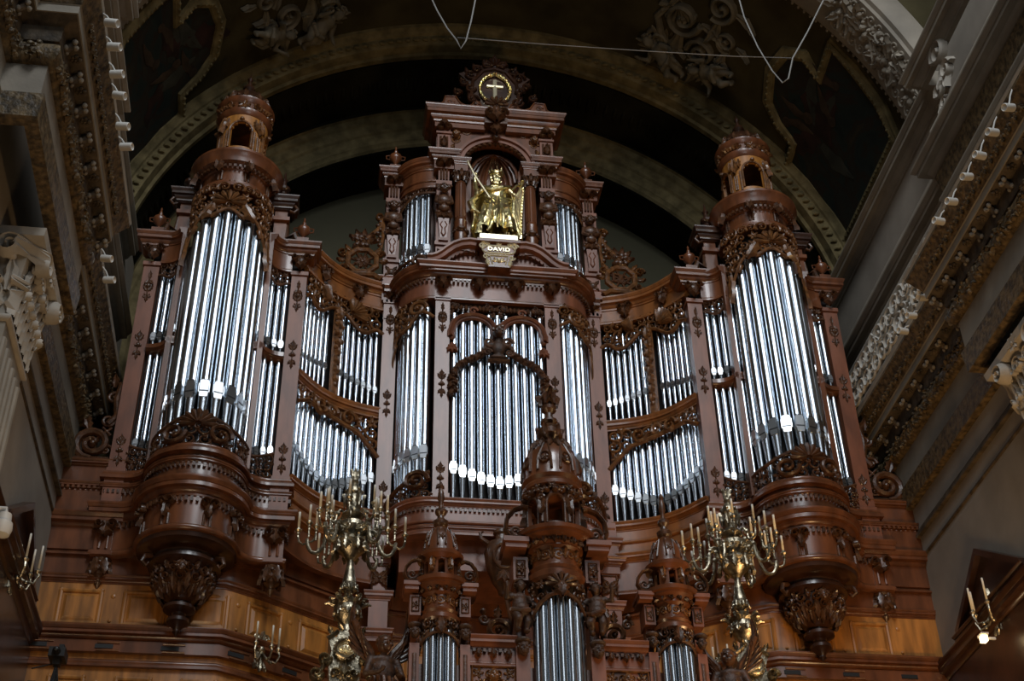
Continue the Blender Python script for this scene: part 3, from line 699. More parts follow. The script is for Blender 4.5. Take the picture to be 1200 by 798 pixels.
# ------------------------------------------------------------------ side tower (built at the right, copied to the left)
TX, TY = 6.015, -.9
def tower(sg):
    cx = TX*sg
    side = 'left' if sg < 0 else 'right'
    t = thing('organ_tower', 'tall carved organ case tower with a round lantern on top at the %s end' % side, 'organ case', (cx, TY, 0))
    T = lambda pts: [(x+cx, y+TY) for x, y in pts]
    bayL = [(-1.41+.50*sin(R_(a)), .25-.37*(1-cos(R_(a)))) for a in range(0, 91, 10)]
    half = [(-1.76, .6), (-1.76, .25)]+bayL
    front = arc(0, 0, .92, .92, 187, 270, 12)
    full = T(mirror_path(half+front[:-1])[:]) if False else T(half+arc(0, 0, .92, .92, 188, 352, 24)+[(-x, y) for x, y in reversed(half)])
    tr = lambda f: (lambda p: f((p[0], p[1], p[2])))
    MBc = lambda: MB(lambda p: (p[0]+cx, p[1]+TY, p[2]))
    # base
    mb = MB(); slab(mb, full, 12.92, 14.62, TY+.8); b = mb.build('base', 'wood', t); fixnormals(b)
    mb = MB(); sweep(mb, basep(14.52, 14.74, .10), full); sweep(mb, cornice(14.28, 14.4, .08), full); sweep(mb, basep(13.96, 14.06, .06), full); mb.build('base_moulding', 'wood', t)
    mb = MB(); dentils(mb, full, 14.20, 14.28, .06, .05, .045); mb.build('dentil_band', 'carved', t)
    mb = MB(); sweep(mb, cornice(13.56, 13.92, .22), full); mb.build('shelf_moulding', 'wood', t)
    mb = MB(); sweep(mb, torus(12.84, 12.98, .07), full); mb.build('lower_moulding', 'wood', t)
    mb = MB(); dentils(mb, full, 13.44, 13.54, .07, .05, .05); mb.build('dentil_band', 'carved', t)
    for a in (-62, -24, 24, 62):
        mb = MB(cyl(cx, TY, .92)); u = R_(a)*.92
        leaf(mb, u, 13.5, -pi/2, .38, .08, .09, .03); scroll(mb, u-.08, 13.44, .08, 0, 1, 1.3, .025, .03, .12); scroll(mb, u+.08, 13.44, .08, pi, -1, 1.3, .025, .03, .12)
        relief(mb, [(u-.06, 13.2), (u-.06, 12.98)], .03, .04); relief(mb, [(u+.06, 13.2), (u+.06, 12.98)], .03, .04)
        mb.build('leaf_bracket', 'carved', t)
    # hanging corbel under the round part
    mb = MBc(); mb.lathe([(.90, 12.92), (.93, 12.86), (.90, 12.76), (.80, 12.70), (.60, 12.68), (.58, 12.62), (.66, 12.58), (.67, 12.50), (.56, 12.46), (.50, 12.40), (.50, 12.25), (.46, 12.1), (.38, 11.96), (.25, 11.86), (.18, 11.82), (.18, 11.78), (.29, 11.74), (.29, 11.68), (.13, 11.62), (.12, 11.58), (.2, 11.5), (.2, 11.44), (.1, 11.36), (.06, 11.30), (.075, 11.26), (.002, 11.18)], seg=40)
    co = mb.build('corbel', 'wood_dark', t)
    mb = MB(cyl(cx, TY, lambda v: .5 if v is None else (.50 if v > 12.2 else .50-(12.2-v)*.6)))
    for i in range(12):
        u = (i-5.5)*2*pi*.5/12
        leaf(mb, u, 12.22, -pi/2, .34, .09, .08, .02); scroll(mb, u, 12.30, .09, pi/2, (-1)**i, 1.5, .024, .02, .08); scroll(mb, u+.13, 12.14, .085, 0, -(-1)**i, 1.5, .024, .02, .09); boss(mb, u+.13, 12.36, .045, .08); leaf(mb, u+.13, 12.12, -pi/2, .3, .07, .07, .03); leaf(mb, u+.13, 12.3, pi/2, .16, .05, .07, .03)
    mb.build('corbel_carving', 'carved', co)
    mb = MBc(); head(mb, 0, -.56, 12.30, .22)
    for k in (-1, 1): mb.tube([(k*.58, -.30, 12.62), (k*.70, -.36, 12.58), (k*.74, -.38, 12.46), (k*.66, -.34, 12.40), (k*.62, -.32, 12.47)], [.05, .05, .045, .035, .03], 8)
    mb.build('mask', 'carved', co)
    # posts with their applied ornaments, cornices, urns, hanging brackets
    for k in (-1, 1):
        px = cx+k*1.585; y0 = TY+.25
        mb = MB(); mb.box(px-.165, px+.165, y0, y0+.35, 14.6, 20.05); mb.box(px-.185, px+.185, y0-.03, y0+.3, 14.62, 14.78); mb.box(px-.19, px+.19, y0-.04, y0+.3, 19.92, 20.02)
        po = mb.build('post', 'wood_sheen', t)
        for v, h in ((19.35, .82), (17.78, .72), (15.2, .72)):
            mb = MB(lambda p: (px+p[0], y0-p[2], p[1])); fleur(mb, 0, v, h, -1 if v > 19 else 1); mb.build('applied_ornament', 'carved', po)
        mb = MB(); mb.box(px-.185, px+.185, y0-.04, y0+.3, 13.92, 14.6); mb.box(px-.25, px+.25, y0-.16, y0+.3, 13.78, 13.9); mb.box(px-.28, px+.28, y0-.2, y0+.3, 13.84, 13.9); mb.build('pedestal', 'wood_sheen', t)
        mb = MB(lambda p: (px+p[0], y0-.0-p[2], p[1])); boss(mb, 0, 20.28, .13, .16); leaf(mb, 0, 20.42, -pi/2, .4, .12, .14, .05)
        for q in (-1, 1): scroll(mb, q*.13, 20.38, .08, 0, q, 1.2, .03, .06, .1); leaf(mb, q*.08, 20.2, pi/2+q*.9, .25, .06, .08, .04)
        mb.build('lion_bracket', 'carved', t)
        mb = MB(); pth = [(px-.24, y0+.4), (px-.24, y0-.0), (px+.24, y0-.0), (px+.24, y0+.4)]; sweep(mb, cornice(20.48, 20.80, .17, .02), pth, .2); slab(mb, pth, 20.44, 20.8, y0+.4); mb.build('post_cornice', 'wood', t)
        mb = MB(); mb.box(px-.13, px+.13, y0-.13, y0+.2, 20.8, 20.93); urn(mb, px, y0-.0, 20.92, .92); mb.build('urn', 'wood', t)
        # hanging bracket below the shelf
        mb = MB(); mb.box(px-.15, px+.15, y0-.03, y0+.35, 12.9, 13.5); mb.box(px-.19, px+.19, y0-.08, y0+.3, 12.86, 12.95)
        mb.xf = lambda p: (px+p[0], y0-.03-p[2], p[1]); relief(mb, [(-.07, 13.0), (-.07, 13.35)], .03, .03); relief(mb, [(.07, 13.0), (.07, 13.35)], .03, .03)
        hb = mb.build('hanging_bracket', 'wood', t)
        mb = MB(lambda p: (px+p[0], y0-.03-p[2], p[1])); leaf(mb, 0, 13.56, -pi/2, .35, .16, .16, .02)
        for q in (-1, 1): scroll(mb, q*.12, 13.48, .09, 0, q, 1.3, .03, .05, .12)
        mb.build('leaf_capital', 'carved', hb); mb = MB(); mb.lathe([(.17, 12.86), (.2, 12.82), (.17, 12.76), (.19, 12.6), (.15, 12.5), (.07, 12.44), (.05, 12.4), (.075, 12.36), (.04, 12.3), (.002, 12.24)], px, y0+.15, 16)
        mb.xf = cyl(px, y0+.15, .18); [leaf(mb, (i-2.5)*.18, 12.82, -pi/2, .36, .09, .08) for i in range(6)]; [boss(mb, (i-2)*.18, 12.72, .045, .06) for i in range(5)]
        mb.build('pendant', 'carved', hb)
        # curved entablature of the bay beside the post, shelf half way up, flank strip, shades
        bay = T([(-x*k*-1 if k < 0 else -x, y) for x, y in bayL]) if k > 0 else T(bayL)
        if k > 0: bay = T([(-x, y) for x, y in reversed(bayL)])
        mb = MB(); slab(mb, bay, 20.0, 20.75, TY+.6); sweep(mb, cornice(20.5, 20.76, .16), bay); sweep(mb, basep(19.98, 20.1, .05), bay); o = mb.build('bay_entablature', 'wood', t)
        mb = MB(); sweep(mb, torus(17.62, 17.80, .08), bay, .16); sweep(mb, bandp(17.66, 17.76, .09), bay, .18); mb.build('bay_shelf', 'wood', t)
        P = Path(bay); L = P.len
        lo = (lambda u: 19.55+.25*((u/L) if k < 0 else 1-u/L)+.1*cos(u/L*6.28))
        mb = MB(P.xf(.0)); carvefield(mb, .02, L-.02, lo, lambda u: 19.98, .17, 31+k, 0, False); rim(mb, 0, L, lo, .03, .02, 16); mb.build('carved_shade', 'carved', t)
        mb = MB(P.xf(.0)); carvefield(mb, .02, L-.02, lambda u: 14.74, lambda u: 15.0+.28*(1-u/L if k < 0 else u/L), .17, 35+k, 0, False); rim(mb, 0, L, lambda u: 15.02+.28*(1-u/L if k < 0 else u/L), .03, .02, 12); mb.build('carved_apron', 'carved', t)
        sx = cx+k*.93
        MB().box(sx-.055, sx+.055, TY-.12, TY+.1, 14.7, 20.8).build('flank_strip', 'wood', t)
        mb = MB(); 
        fx = cx+k*1.05; fy = TY+.25
        mb.box(fx-.14, fx+.14, fy, fy+.4, 20.72, 21.9); mb.box(fx-.2, fx+.2, fy-.08, fy+.4, 21.45, 21.55); fo = mb.build('upper_pilaster', 'wood', t)
        mb = MB(); pth = [(fx-.2, fy+.4), (fx-.2, fy-.05), (fx+.2, fy-.05), (fx+.2, fy+.4)]; sweep(mb, cornice(21.8, 22.1, .16, .02), pth, .2); slab(mb, pth, 21.78, 22.1, fy+.4); mb.build('pilaster_cornice', 'wood_dark', t)
        mb = MB(); lathe_s(mb, [(.13, 0), (.13, .06), (.08, .1), (.07, .2), (.13, .26), (.13, .32), (.05, .38), (.04, .5), (.07, .54), (.03, .6), (.02, .72), (.002, .8)], fx, fy+.02, 22.1, 1.15, 10); mb.build('obelisk', 'wood_dark', t)
        mb = MB(); mb.tube([(fx+k*.30, fy-.1, 21.86), (fx+k*.36, fy-.1, 21.76), (fx+k*.28, fy-.1, 21.66), (fx+k*.2, fy-.1, 21.70)], .035, 8)
        mb.tube([(cx+k*1.5, TY+.35, 20.85), (cx+k*1.38, TY+.3, 21.15), (cx+k*1.22, TY+.3, 21.0), (cx+k*1.2, TY+.3, 21.4)], [.09, .09, .07, .04], 8); mb.build('side_scroll', 'carved', t)
    # dark inside, carved shade over the big pipes
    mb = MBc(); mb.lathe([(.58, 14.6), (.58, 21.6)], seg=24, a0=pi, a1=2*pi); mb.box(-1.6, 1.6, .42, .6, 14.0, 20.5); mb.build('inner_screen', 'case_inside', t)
    ff = arc(cx, TY, .86, .86, 184, 356, 30); L = Path(ff).len
    lo = lambda u: 20.66-1.05*abs(2*u/L-1)**2.8+.07*cos(25*(u/L-.5))
    def sh(mb, L):
        carvefield(mb, .05, L-.05, lo, lambda u: 21.5, .25, 4); rim(mb, .02, L-.02, lo, .04, .02, 40); shell(mb, L/2, 20.85, .34, .2, pi-.2, 7, .05)
        for q in (-1, 1): leaf(mb, L/2+q*.3, 20.9, -pi/2+q*.5, .5, .13, .1, .05); leaf(mb, L/2+q*1.05, 20.3, -pi/2, .8, .12, .1, .03)
    carved(ff, 0, sh, 'carved_shade', 'carved_gold', t)
    def ap(mb, L):
        top = lambda u: 15.12+.18*cos((u/L-.5)*pi)+.06*cos(10*(u/L-.5)); carvefield(mb, .05, L-.05, lambda u: 14.72, top, .24, 8); rim(mb, .02, L-.02, top, .04, .02, 40)
        shell(mb, L/2, 15.1, .34, .1, pi-.1, 9, .07)
        for q in (-1, 1): scroll(mb, L/2+q*.42, 14.95, .22, 0, q, 1.5, .05, .05, .1)
    carved(arc(cx, TY, .90, .90, 186, 354, 30), 0, ap, 'carved_apron', 'carved', t)
    # ring, drum, great cornice
    mb = MBc(); mb.lathe([(.80, 21.42), (.88, 21.44), (.90, 21.52), (.84, 21.56), (.84, 21.62), (.76, 21.66), (.76, 21.98), (.8, 22.0), (.82, 22.06), (.95, 22.12), (.97, 22.2), (1.0, 22.3), (1.04, 22.36), (1.04, 22.42), (.7, 22.5), (.66, 22.58)], seg=48); dr = mb.build('drum_cornice', 'wood', t)
    mb = MB(cyl(cx, TY, .82)); [leaf(mb, (i-13.5)*.092, 22.27, -pi/2, .17, .035, .06, .06) for i in range(28)]; mb.build('leaf_ring', 'carved', dr)
    mb = MB(); dentils(mb, arc(cx, TY, .80, .80, 180, 360, 30), 21.99, 22.06, .09, .05, .05); mb.build('dentil_band', 'carved', dr)
    for a in (-70, -22, 22, 70):
        mb = MB(cyl(cx, TY, .78)); u = R_(a)*.78; leaf(mb, u, 22.25, -pi/2, .42, .1, .14, .1); relief(mb, [(u-.04, 21.95), (u-.04, 21.68)], .025, .03); relief(mb, [(u+.04, 21.95), (u+.04, 21.68)], .025, .03)
        mb.build('leaf_bracket', 'carved', dr)
    # lantern with arched openings
    holes = [(-pi/2+i*pi/2, .56) for i in range(4)]
    mb = MB(); gridshell(mb, cx, TY, .56, 22.5, 24.02, arch_hole(holes, .235, 22.96, 23.46)); ln = mb.build('lantern', 'wood_amber', t, 50)
    mb = MBc(); mb.lathe([(.62, 22.52), (.66, 22.6), (.66, 22.64), (.60, 22.7), (.58, 22.74)], seg=36); mb.build('lantern_foot', 'wood', ln)
    mb = MBc(); mb.lathe([(.57, 23.94), (.62, 24.0), (.64, 24.1), (.60, 24.14), (.60, 24.3), (.66, 24.38), (.68, 24.46), (.5, 24.55)], seg=36); mb.build('lantern_moulding', 'wood', ln)
    mb = MB(cyl(cx, TY, .56))
    for i in range(4):
        u = (holes[i][0]+pi/2)*.56; u = (u+pi*.56) % (2*pi*.56)-pi*.56
        relief(mb, [(u+.26*cos(a), 23.46+.26*sin(a)) for a in [pi*j/10 for j in range(11)]], .03, .04); 
        for q in (-1, 1): relief(mb, [(u+q*.26, 22.93), (u+q*.26, 23.46)], .025, .035)
        v = u+pi*.56/4; [leaf(mb, v+q, 23.86, -pi/2, .3, .05, .07) for q in (-.12, .12)]; [relief(mb, [(v+q, 23.45), (v+q, 22.85)], .03, .04) for q in (-.12, .12)]; leaf(mb, v, 23.9, -pi/2, .5, .09, .12); relief(mb, [(v-.03, 23.35), (v-.02, 22.9)], .02, .03); relief(mb, [(v+.03, 23.35), (v+.02, 22.9)], .02, .03)
        boss(mb, u, 23.76, .06, .1); [flower(mb, u+q, 24.22, .11, 5, .05) for q in (-.3, .3)]; flower(mb, u, 24.22, .14, 5, .05); leaf(mb, v, 24.22, 0, .2, .07, .1, .05); leaf(mb, v, 24.22, pi, .2, .07, .1, .05); boss(mb, v, 24.22, .07, .12)
    mb.build('lantern_carving', 'carved_gold', ln)
    mb = MBc(); mb.lathe([(.60, 24.46), (.58, 24.6), (.5, 24.8), (.36, 24.98), (.2, 25.1), (.1, 25.16), (.09, 25.24), (.15, 25.32), (.12, 25.42), (.05, 25.5), (.04, 25.62), (.07, 25.68), (.02, 25.78), (.002, 25.9)], seg=24)
    dm = mb.build('dome', 'wood_dark', t)
    mb = MB(cyl(cx, TY, lambda v: .6 if v is None else .6-max(0, v-24.5)*.62)); [(leaf(mb, (i-5)*.34, 24.5, pi/2, .36, .1, .12), boss(mb, (i-4.5)*.34, 24.62, .06, .08)) for i in range(11)]
    mb.build('dome_carving', 'carved', dm)
    return t
tw = tower(1)
lt = copy_tree(tw, (-TX, TY, 0), label='tall carved organ case tower with a round lantern on top at the left end')
for sg, side in ((1, 'right'), (-1, 'left')):
    cx = TX*sg
    for i in range(9):
        a = R_(-90+(i-4)*19.2); q = abs(i-4); 
        pipe(cx+.73*cos(a), TY+.73*sin(a), cos(a), sin(a), 14.75, 16.02+.0*q, 21.1-.25*q, .112 if q < 3 else .10, 'large shining pipe in the round front of the %s tower' % side, 'large pipes of the %s tower' % side)
    for k in (-1, 1):
        bayL = [(-1.41+.50*sin(R_(a)), .25-.37*(1-cos(R_(a)))) for a in range(0, 91, 10)]
        bay = [(x+cx, y+TY) for x, y in bayL] if k < 0 else [(cx-x, y+TY) for x, y in reversed(bayL)]
        P = Path(bay); wh = 'outer' if k*sg > 0 else 'inner'
        inc = (lambda t: t) if k < 0 else (lambda t: 1-t)
        pipe_row(P, .02, P.len-.02, 5, -.10, 14.75, lambda t: 15.42-.22*inc(t), 17.62, .056, 'slim pipe in the lower row of the %s bay of the %s tower' % (wh, side), 'lower %s pipes of the %s tower' % (wh, side))
        pipe_row(P, .02, P.len-.02, 5, -.10, 17.8, lambda t: 18.05, 19.9, .056, 'slim pipe in the upper row of the %s bay of the %s tower' % (wh, side), 'upper %s pipes of the %s tower' % (wh, side))

# ------------------------------------------------------------------ concave wings
def wing(sg):
    side = 'left' if sg < 0 else 'right'
    t = thing('organ_wing', 'concave wing of the organ case between centre and %s tower with a carved middle strip' % side, 'organ case', (sg*3.4, .3, 0))
    p = []
    A, B = Vector((4.30, -.50)), Vector((2.50, .82)); nrm = Vector((-(B-A).y, (B-A).x)).normalized(); nrm = nrm if nrm.y > 0 else -nrm
    for i in range(15): q = A.lerp(B, i/14)+nrm*(-0.0+.27*sin(pi*i/14)); p.append((q.x*sg, q.y))
    if sg < 0: pass
    else: p = p[::-1]
    P = Path(p); L = P.len; yb = 1.3
    mb = MB(); sweep(mb, bandp(14.0, 14.9, 0), p, .3); sweep(mb, cornice(14.72, 14.92, .12), p); sweep(mb, torus(14.42, 14.5, .05), p); sweep(mb, cornice(13.98, 14.16, .14), p); b = mb.build('base', 'wood_honey', t)
    mb = MB(); slab(mb, p, 13.3, 14.0, yb+.3); slab(mb, p, 14.86, 14.9, yb+.3); mb.build('underside', 'wood', t)
    mb = MB(); sweep(mb, basep(13.24, 13.36, .08), p); mb.build('lower_moulding', 'wood', t)
    mb = MB(); sweep(mb, bandp(20.3, 20.9, 0), p, .3); sweep(mb, cornice(20.62, 20.93, .2), p); sweep(mb, basep(20.2, 20.34, .07), p); slab(mb, p, 20.86, 20.93, yb); e = mb.build('entablature', 'wood_honey', t)
    for f in (.28, .72):
        mb = MB(P.xf()); u = L*f; leaf(mb, u, 20.72, -pi/2, .38, .12, .14, .04); [scroll(mb, u+q*.1, 20.66, .08, 0, q, 1.2, .03, .06, .1) for q in (-1, 1)]; mb.build('bracket', 'carved', e)
    mb = MB(); sweep(mb, cornice(17.26, 17.50, .10), p, .25); mb.build('middle_shelf', 'wood_honey', t)
    mid = L/2
    # upper carved shade: a pair of shells either side of the carved strip
    def lo1(u):
        x = abs(u-mid)/(L/2); return 19.62+.18*cos(2*pi*(x-.08)*1.0)-.28*(x > .82)*(x-.82)/.18
    def up(mb, L):
        carvefield(mb, .04, L-.04, lo1, lambda u: 20.22, .26, 61); rim(mb, .02, L-.02, lo1, .045, .03, 40, .07)
        for q in (-1, 1): shell(mb, mid+q*.32, 19.82, .42, pi/2-q*1.2-.5, pi/2-q*.1+.1, 7, .05)
    carved(p, .02, up, 'upper_shade', 'carved_gold', t)
    def md(mb, L):
        relief(mb, [(mid, 17.5), (mid, 19.8)], .12, .08); 
        for i in range(8): leaf(mb, mid, 19.85-i*.25, -pi/2, .36, .12-.005*i, .10, .06)
        for i in range(6): boss(mb, mid+.08*(-1)**i, 19.7-i*.2, .06, .08, .08)
        boss(mb, mid, 17.75, .07, .06, .06)
    carved(p, .03, md, 'carved_strip', 'carved_gold', t)
    def lo2(u):
        x = u/L if sg > 0 else 1-u/L     # x=0 at the centre side
        return 16.62+.33*sin(min(1, max(0, (x-.0)/.75))*pi/2)-.42*max(0, (.22-x)/.22)-.25*max(0, (x-.84)/.16)
    def lw(mb, L):
        carvefield(mb, .03, L-.03, lo2, lambda u: 17.24, .28, 62, 0, False, 1.0); rim(mb, .02, L-.02, lo2, .05, .03, 40, .08)
        scroll(mb, mid, 17.05, .14, 0, 1, 1.2, .05, .05); 
        for q in (-1, 1): scroll(mb, mid+q*.4, 17.0, .18, 0, q, 1.4, .05, .05, .12)
    carved(p, .02, lw, 'lower_shade', 'carved_gold', t)
    mb = MB(P.xf()); vs = []
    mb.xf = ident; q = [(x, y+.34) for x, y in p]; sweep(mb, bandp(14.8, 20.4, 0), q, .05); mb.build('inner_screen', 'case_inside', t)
    x = lambda t_: t_ if sg > 0 else 1-t_       # 0 at centre, 1 at tower
    pipe_row(P, .04, L-.04, 14, -.09, 14.90, lambda t_: 15.72-.45*sin(pi*min(1, (1-x(t_))*1.0)) if False else 15.80-.5*(1-abs(2*x(t_)-1.0)**1.2), 17.2, .068, 'pipe in the tall lower row of the %s wing' % side, 'lower pipes of the %s wing' % side)
    for h in (0, 1):
        a, b = (.06, mid-.14) if h == 0 else (mid+.14, L-.06)
        inward = (h == 0) == (sg > 0)
        pipe_row(P, a, b, 7, -.08, 17.5, lambda t_: 18.22-.30*(t_ if h == 1 else 1-t_)*(1 if sg < 0 else 1) if False else 18.0+.22*(abs((t_ if h == 0 else 1-t_)-0)), 19.95, .05,
                 'short pipe of the upper row in the %s wing, %s the carved strip' % (side, 'between centre and' if inward else 'between tower and'), 'upper pipes of the %s wing, %s half' % (side, 'inner' if inward else 'outer'))
for s_ in (-1, 1): wing(s_)

# ------------------------------------------------------------------ central case
def flatxf(x0, y0): return lambda p: (x0+p[0], y0-p[2], p[1])
ct = thing('organ_centre_case', 'central section of the organ case with bowed corners under a broken pediment', 'organ case', (0, .2, 0))
bow = lambda: [(-1.4-.8*sin(R_(a)), .78-.9*cos(R_(a))) for a in range(90, -1, -9)]       # left bowed corner, outside to inside
cpath = mirror_path([(-2.53, .78)]+bow())
mb = MB(); slab(mb, cpath, 13.96, 14.72, 1.6); slab(mb, [(-2.0, .3), (-1.3, .1), (1.3, .1), (2.0, .3)], 13.3, 13.98, 1.6); fixnormals(mb.build('base', 'wood_sheen', ct))
mb = MB(); sweep(mb, cornice(14.58, 14.76, .12), cpath); sweep(mb, torus(14.2, 14.28, .05), cpath); sweep(mb, basep(13.9, 14.08, .14), cpath); sweep(mb, cornice(14.06, 14.14, .08), cpath); mb.build('base_moulding', 'wood_sheen', ct)
mb = MB(); dentils(mb, cpath, 14.49, 14.56, .05, .05, .045); mb.build('dentil_band', 'carved', ct)
mb = MB(); slab(mb, cpath, 19.98, 20.82, 1.6); fixnormals(mb.build('entablature', 'wood_sheen', ct))
mb = MB(); sweep(mb, cornice(20.52, 20.84, .24), cpath); sweep(mb, basep(19.94, 20.06, .06), cpath); mb.build('cornice', 'wood', ct)
mb = MB(); pth = [(-1.56, .2), (-1.56, -.12), (1.56, -.12), (1.56, .2)]; sweep(mb, cornice(20.60, 20.87, .27, .02), pth, .1); slab(mb, pth[1:3], 20.60, 20.87, .4); mb.build('flat_cornice', 'wood_sheen', ct)
mb = MB(); dentils(mb, cpath, 20.42, 20.5, .09, .05, .05); mb.build('dentil_band', 'carved', ct)
for x in (-1.24, -.42, .42, 1.24):
    mb = MB(flatxf(x, -.12)); leaf(mb, 0, 20.5, -pi/2, .34, .13, .2, .1); [scroll(mb, q*.11, 20.44, .08, 0, q, 1.2, .03, .1, .12) for q in (-1, 1)]; mb.build('cornice_bracket', 'carved', ct)
for k in (-1, 1):
    for (px, y0, z1) in ((k*1.235, -.15, 20.0), (k*2.36, .72, 20.5)):
        mb = MB(); zf = 14.75; mb.box(px-.16, px+.16, y0, y0+.4, zf, z1); mb.box(px-.19, px+.19, y0-.03, y0+.4, zf, zf+.14); mb.box(px-.18, px+.18, y0-.03, y0+.3, z1-.1, z1); po = mb.build('post', 'wood_sheen', ct)
        for v, h in ((z1-.58, .80), (17.62, .72), (15.26, .74)):
            mb = MB(flatxf(px, y0)); fleur(mb, 0, v, h, -1 if v > 19 else 1); mb.build('applied_ornament', 'carved', po)
    px = k*2.36
    mb = MB(); pth = [(px-.22, 1.2), (px-.22, .72), (px+.22, .72), (px+.22, 1.2)]; sweep(mb, cornice(20.92, 21.14, .14), pth, .2); slab(mb, pth, 20.5, 21.14, 1.2); mb.build('post_cornice', 'wood_sheen', ct)
    mb = MB(flatxf(px, .72)); leaf(mb, 0, 20.9, -pi/2, .38, .13, .14, .02); [scroll(mb, q*.13, 20.82, .09, 0, q, 1.2, .03, .04, .1) for q in (-1, 1)]; mb.build('lion_bracket', 'carved', ct)
    mb = MB(); mb.box(px-.19, px+.19, .68, 1.6, 14.0, 14.76); pth = [(px-.22, 1.2), (px-.22, .7), (px+.22, .7), (px+.22, 1.2)]
    sweep(mb, cornice(14.3, 14.5, .1), pth, .2); slab(mb, pth, 13.7, 14.3, 1.2); sweep(mb, cornice(13.86, 14.04, .14), pth, .2); mb.box(px-.16, px+.16, .74, 1.5, 12.9, 13.7); sweep(mb, cornice(12.86, 13.06, .08), pth, .2); mb.box(px-.19, px+.19, .70, 1.5, 12.2, 12.86); slab(mb, pth, 12.0, 12.1, 1.2); sweep(mb, cornice(12.06, 12.24, .1), pth, .2)
    pb = mb.build('pier', 'wood_sheen', ct)
    mb = MB(flatxf(px, .74)); flower(mb, 0, 13.38, .15, 6, .01); [leaf(mb, 0, 13.38, a, .25, .06, .05, .01) for a in (.8, 2.3, 3.9, 5.4)]; relief(mb, [(-.14, 13.1), (-.14, 13.65), (.14, 13.65), (.14, 13.1), (-.14, 13.1)], .02, .03); mb.build('rosette', 'carved', pb)
    # bowed corner: shade over and scroll under its pipes
    b = bow() if k < 0 else [(-x, y) for x, y in reversed(bow())]; P = Path(b); L = P.len
    xi = (lambda u: u/L) if k < 0 else (lambda u: 1-u/L)      # 1 at the inner post
    lo = lambda u: 18.62+.85*min(1, xi(u)/.75)**.6-.10*cos(xi(u)*12)
    def f(mb, L): carvefield(mb, .03, L-.16, lo, lambda u: 19.95, .24, 70, 0, False); rim(mb, 0, L-.02, lo, .04, .02, 24); uu = L*.72 if k < 0 else L*.28; scroll(mb, uu, 19.66, .2, 0, -k, 1.6, .05, .04)
    carved(b, .03, f, 'carved_shade', 'carved_gold', ct)
    lo3 = lambda u: 14.95+.42*xi(u)**1.5
    def f(mb, L): carvefield(mb, .03, L-.02, lambda u: 14.76, lo3, .2, 71, 0, False); rim(mb, 0, L-.05, lo3, .045, .02, 24, .08); uu = L*.78 if k < 0 else L*.22; scroll(mb, uu, 15.12, .22, 0, -k, 1.7, .055, .06, .12)
    carved(b, .06, f, 'carved_scroll', 'carved', ct)
    pipe_row(P, .02, L-.1 if k < 0 else L, 6, -.12, 14.76, lambda t: 15.92-.0*t, 19.75, .092, 'pipe in the bowed corner of the centre case, %s' % ('nearer the left wing' if k < 0 else 'nearer the right wing'), 'bowed corner pipes %s of centre' % ('left' if k < 0 else 'right'))
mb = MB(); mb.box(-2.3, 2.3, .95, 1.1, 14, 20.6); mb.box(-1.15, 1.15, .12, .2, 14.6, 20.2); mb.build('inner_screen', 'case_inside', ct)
# double arch over the flat middle
for k in (-1, 1):
    mb = MB(flatxf(k*.545, -.12)); pts = [(-.50, 18.9), (-.50, 19.05)]+[(.47*cos(a)*1.0, 19.12+.40*sin(a)) for a in [pi-pi*i/16 for i in range(17)]]+[(.50, 19.05), (.50, 18.9)]
    relief(mb, pts, .10, .08); relief(mb, pts, .05, .12, .02); scroll(mb, 0, 19.66, .1, 0, 1, 1.2, .03, .03); boss(mb, -.48, 18.88, .07); boss(mb, .48, 18.88, .07)
    [leaf(mb, k*.47, 18.75, a, .3, .07, .08) for a in (-1.2, -1.57, -1.94)]
    mb.build('arch_moulding', 'wood_sheen', ct)
def spd(mb):
    for x0 in (-1.07, .02):
        for q in (0, 1):
            xa = x0+.06+q*.88
            for j, (du, dv, r) in enumerate(((0, .0, .09), (.0, -.2, .07), (.1*(1-2*q), .05, .07))): scroll(mb, xa+du, 19.82+dv, r, j, 1-2*q, 1.3, .025)
    for x in [-1.0+.1*i for i in range(21)]: leaf(mb, x, 19.85, -pi/2+.3*sin(x*9), .18, .05, .06)
mb = MB(flatxf(0, -.08)); spd(mb); mb.add([(x, z, -.05) for x, z in ((-1.07, 19.7), (1.07, 19.7), (1.07, 20.0), (-1.07, 20.0))], [(0, 1, 2, 3)]); mb.build('spandrel_carving', 'carved', ct)
# bust with outstretched garland in the middle of the flat field
mb = MB(); head(mb, 0, -.32, 19.0, .30); mb.build('bust_head', 'carved', ct)
def bust(mb):
    mb.ell((0, -.23, 18.60), .17, .11, .20, 12, 8); mb.ell((0, -.26, 18.80), .07, .07, .1, 8, 6)
    for k in (-1, 1): limb(mb, [(k*.16, -.22, 18.70), (k*.28, -.22, 18.62), (k*.36, -.2, 18.46)], [.075, .06, .05])
    mb.ell((0, -.22, 18.36), .22, .09, .06, 12, 6)
figure('bust_torso', 'carved_matte', ct, bust, .025)
mb = MB(flatxf(0, -.14)); 
for k in (-1, 1):
    pts = [(k*.3, 18.5), (k*.5, 18.34), (k*.7, 18.24), (k*.88, 18.10), (k*.99, 17.88)]; relief(mb, pts, .075, .12, .02)
    for i in range(12):
        t_ = i/11; j = min(3, int(t_*4)); f_ = t_*4-j; u = pts[j][0]+(pts[j+1][0]-pts[j][0])*f_; v = pts[j][1]+(pts[j+1][1]-pts[j][1])*f_
        boss(mb, u, v+.03*(-1)**i, .06, .12, .05)
    for i in range(6): leaf(mb, k*.99, 18.0-i*.1, -pi/2+.35*(-1)**i, .26, .08, .1, .03); boss(mb, k*.99, 17.95-i*.08, .05, .1, .04)
    scroll(mb, k*.2, 18.72, .13, 0, k, 1.4, .04, .12); scroll(mb, k*.24, 18.46, .09, 0, -k, 1.4, .03, .12)
relief(mb, [(-.24, 18.24), (.24, 18.24)], .05, .1, .08)
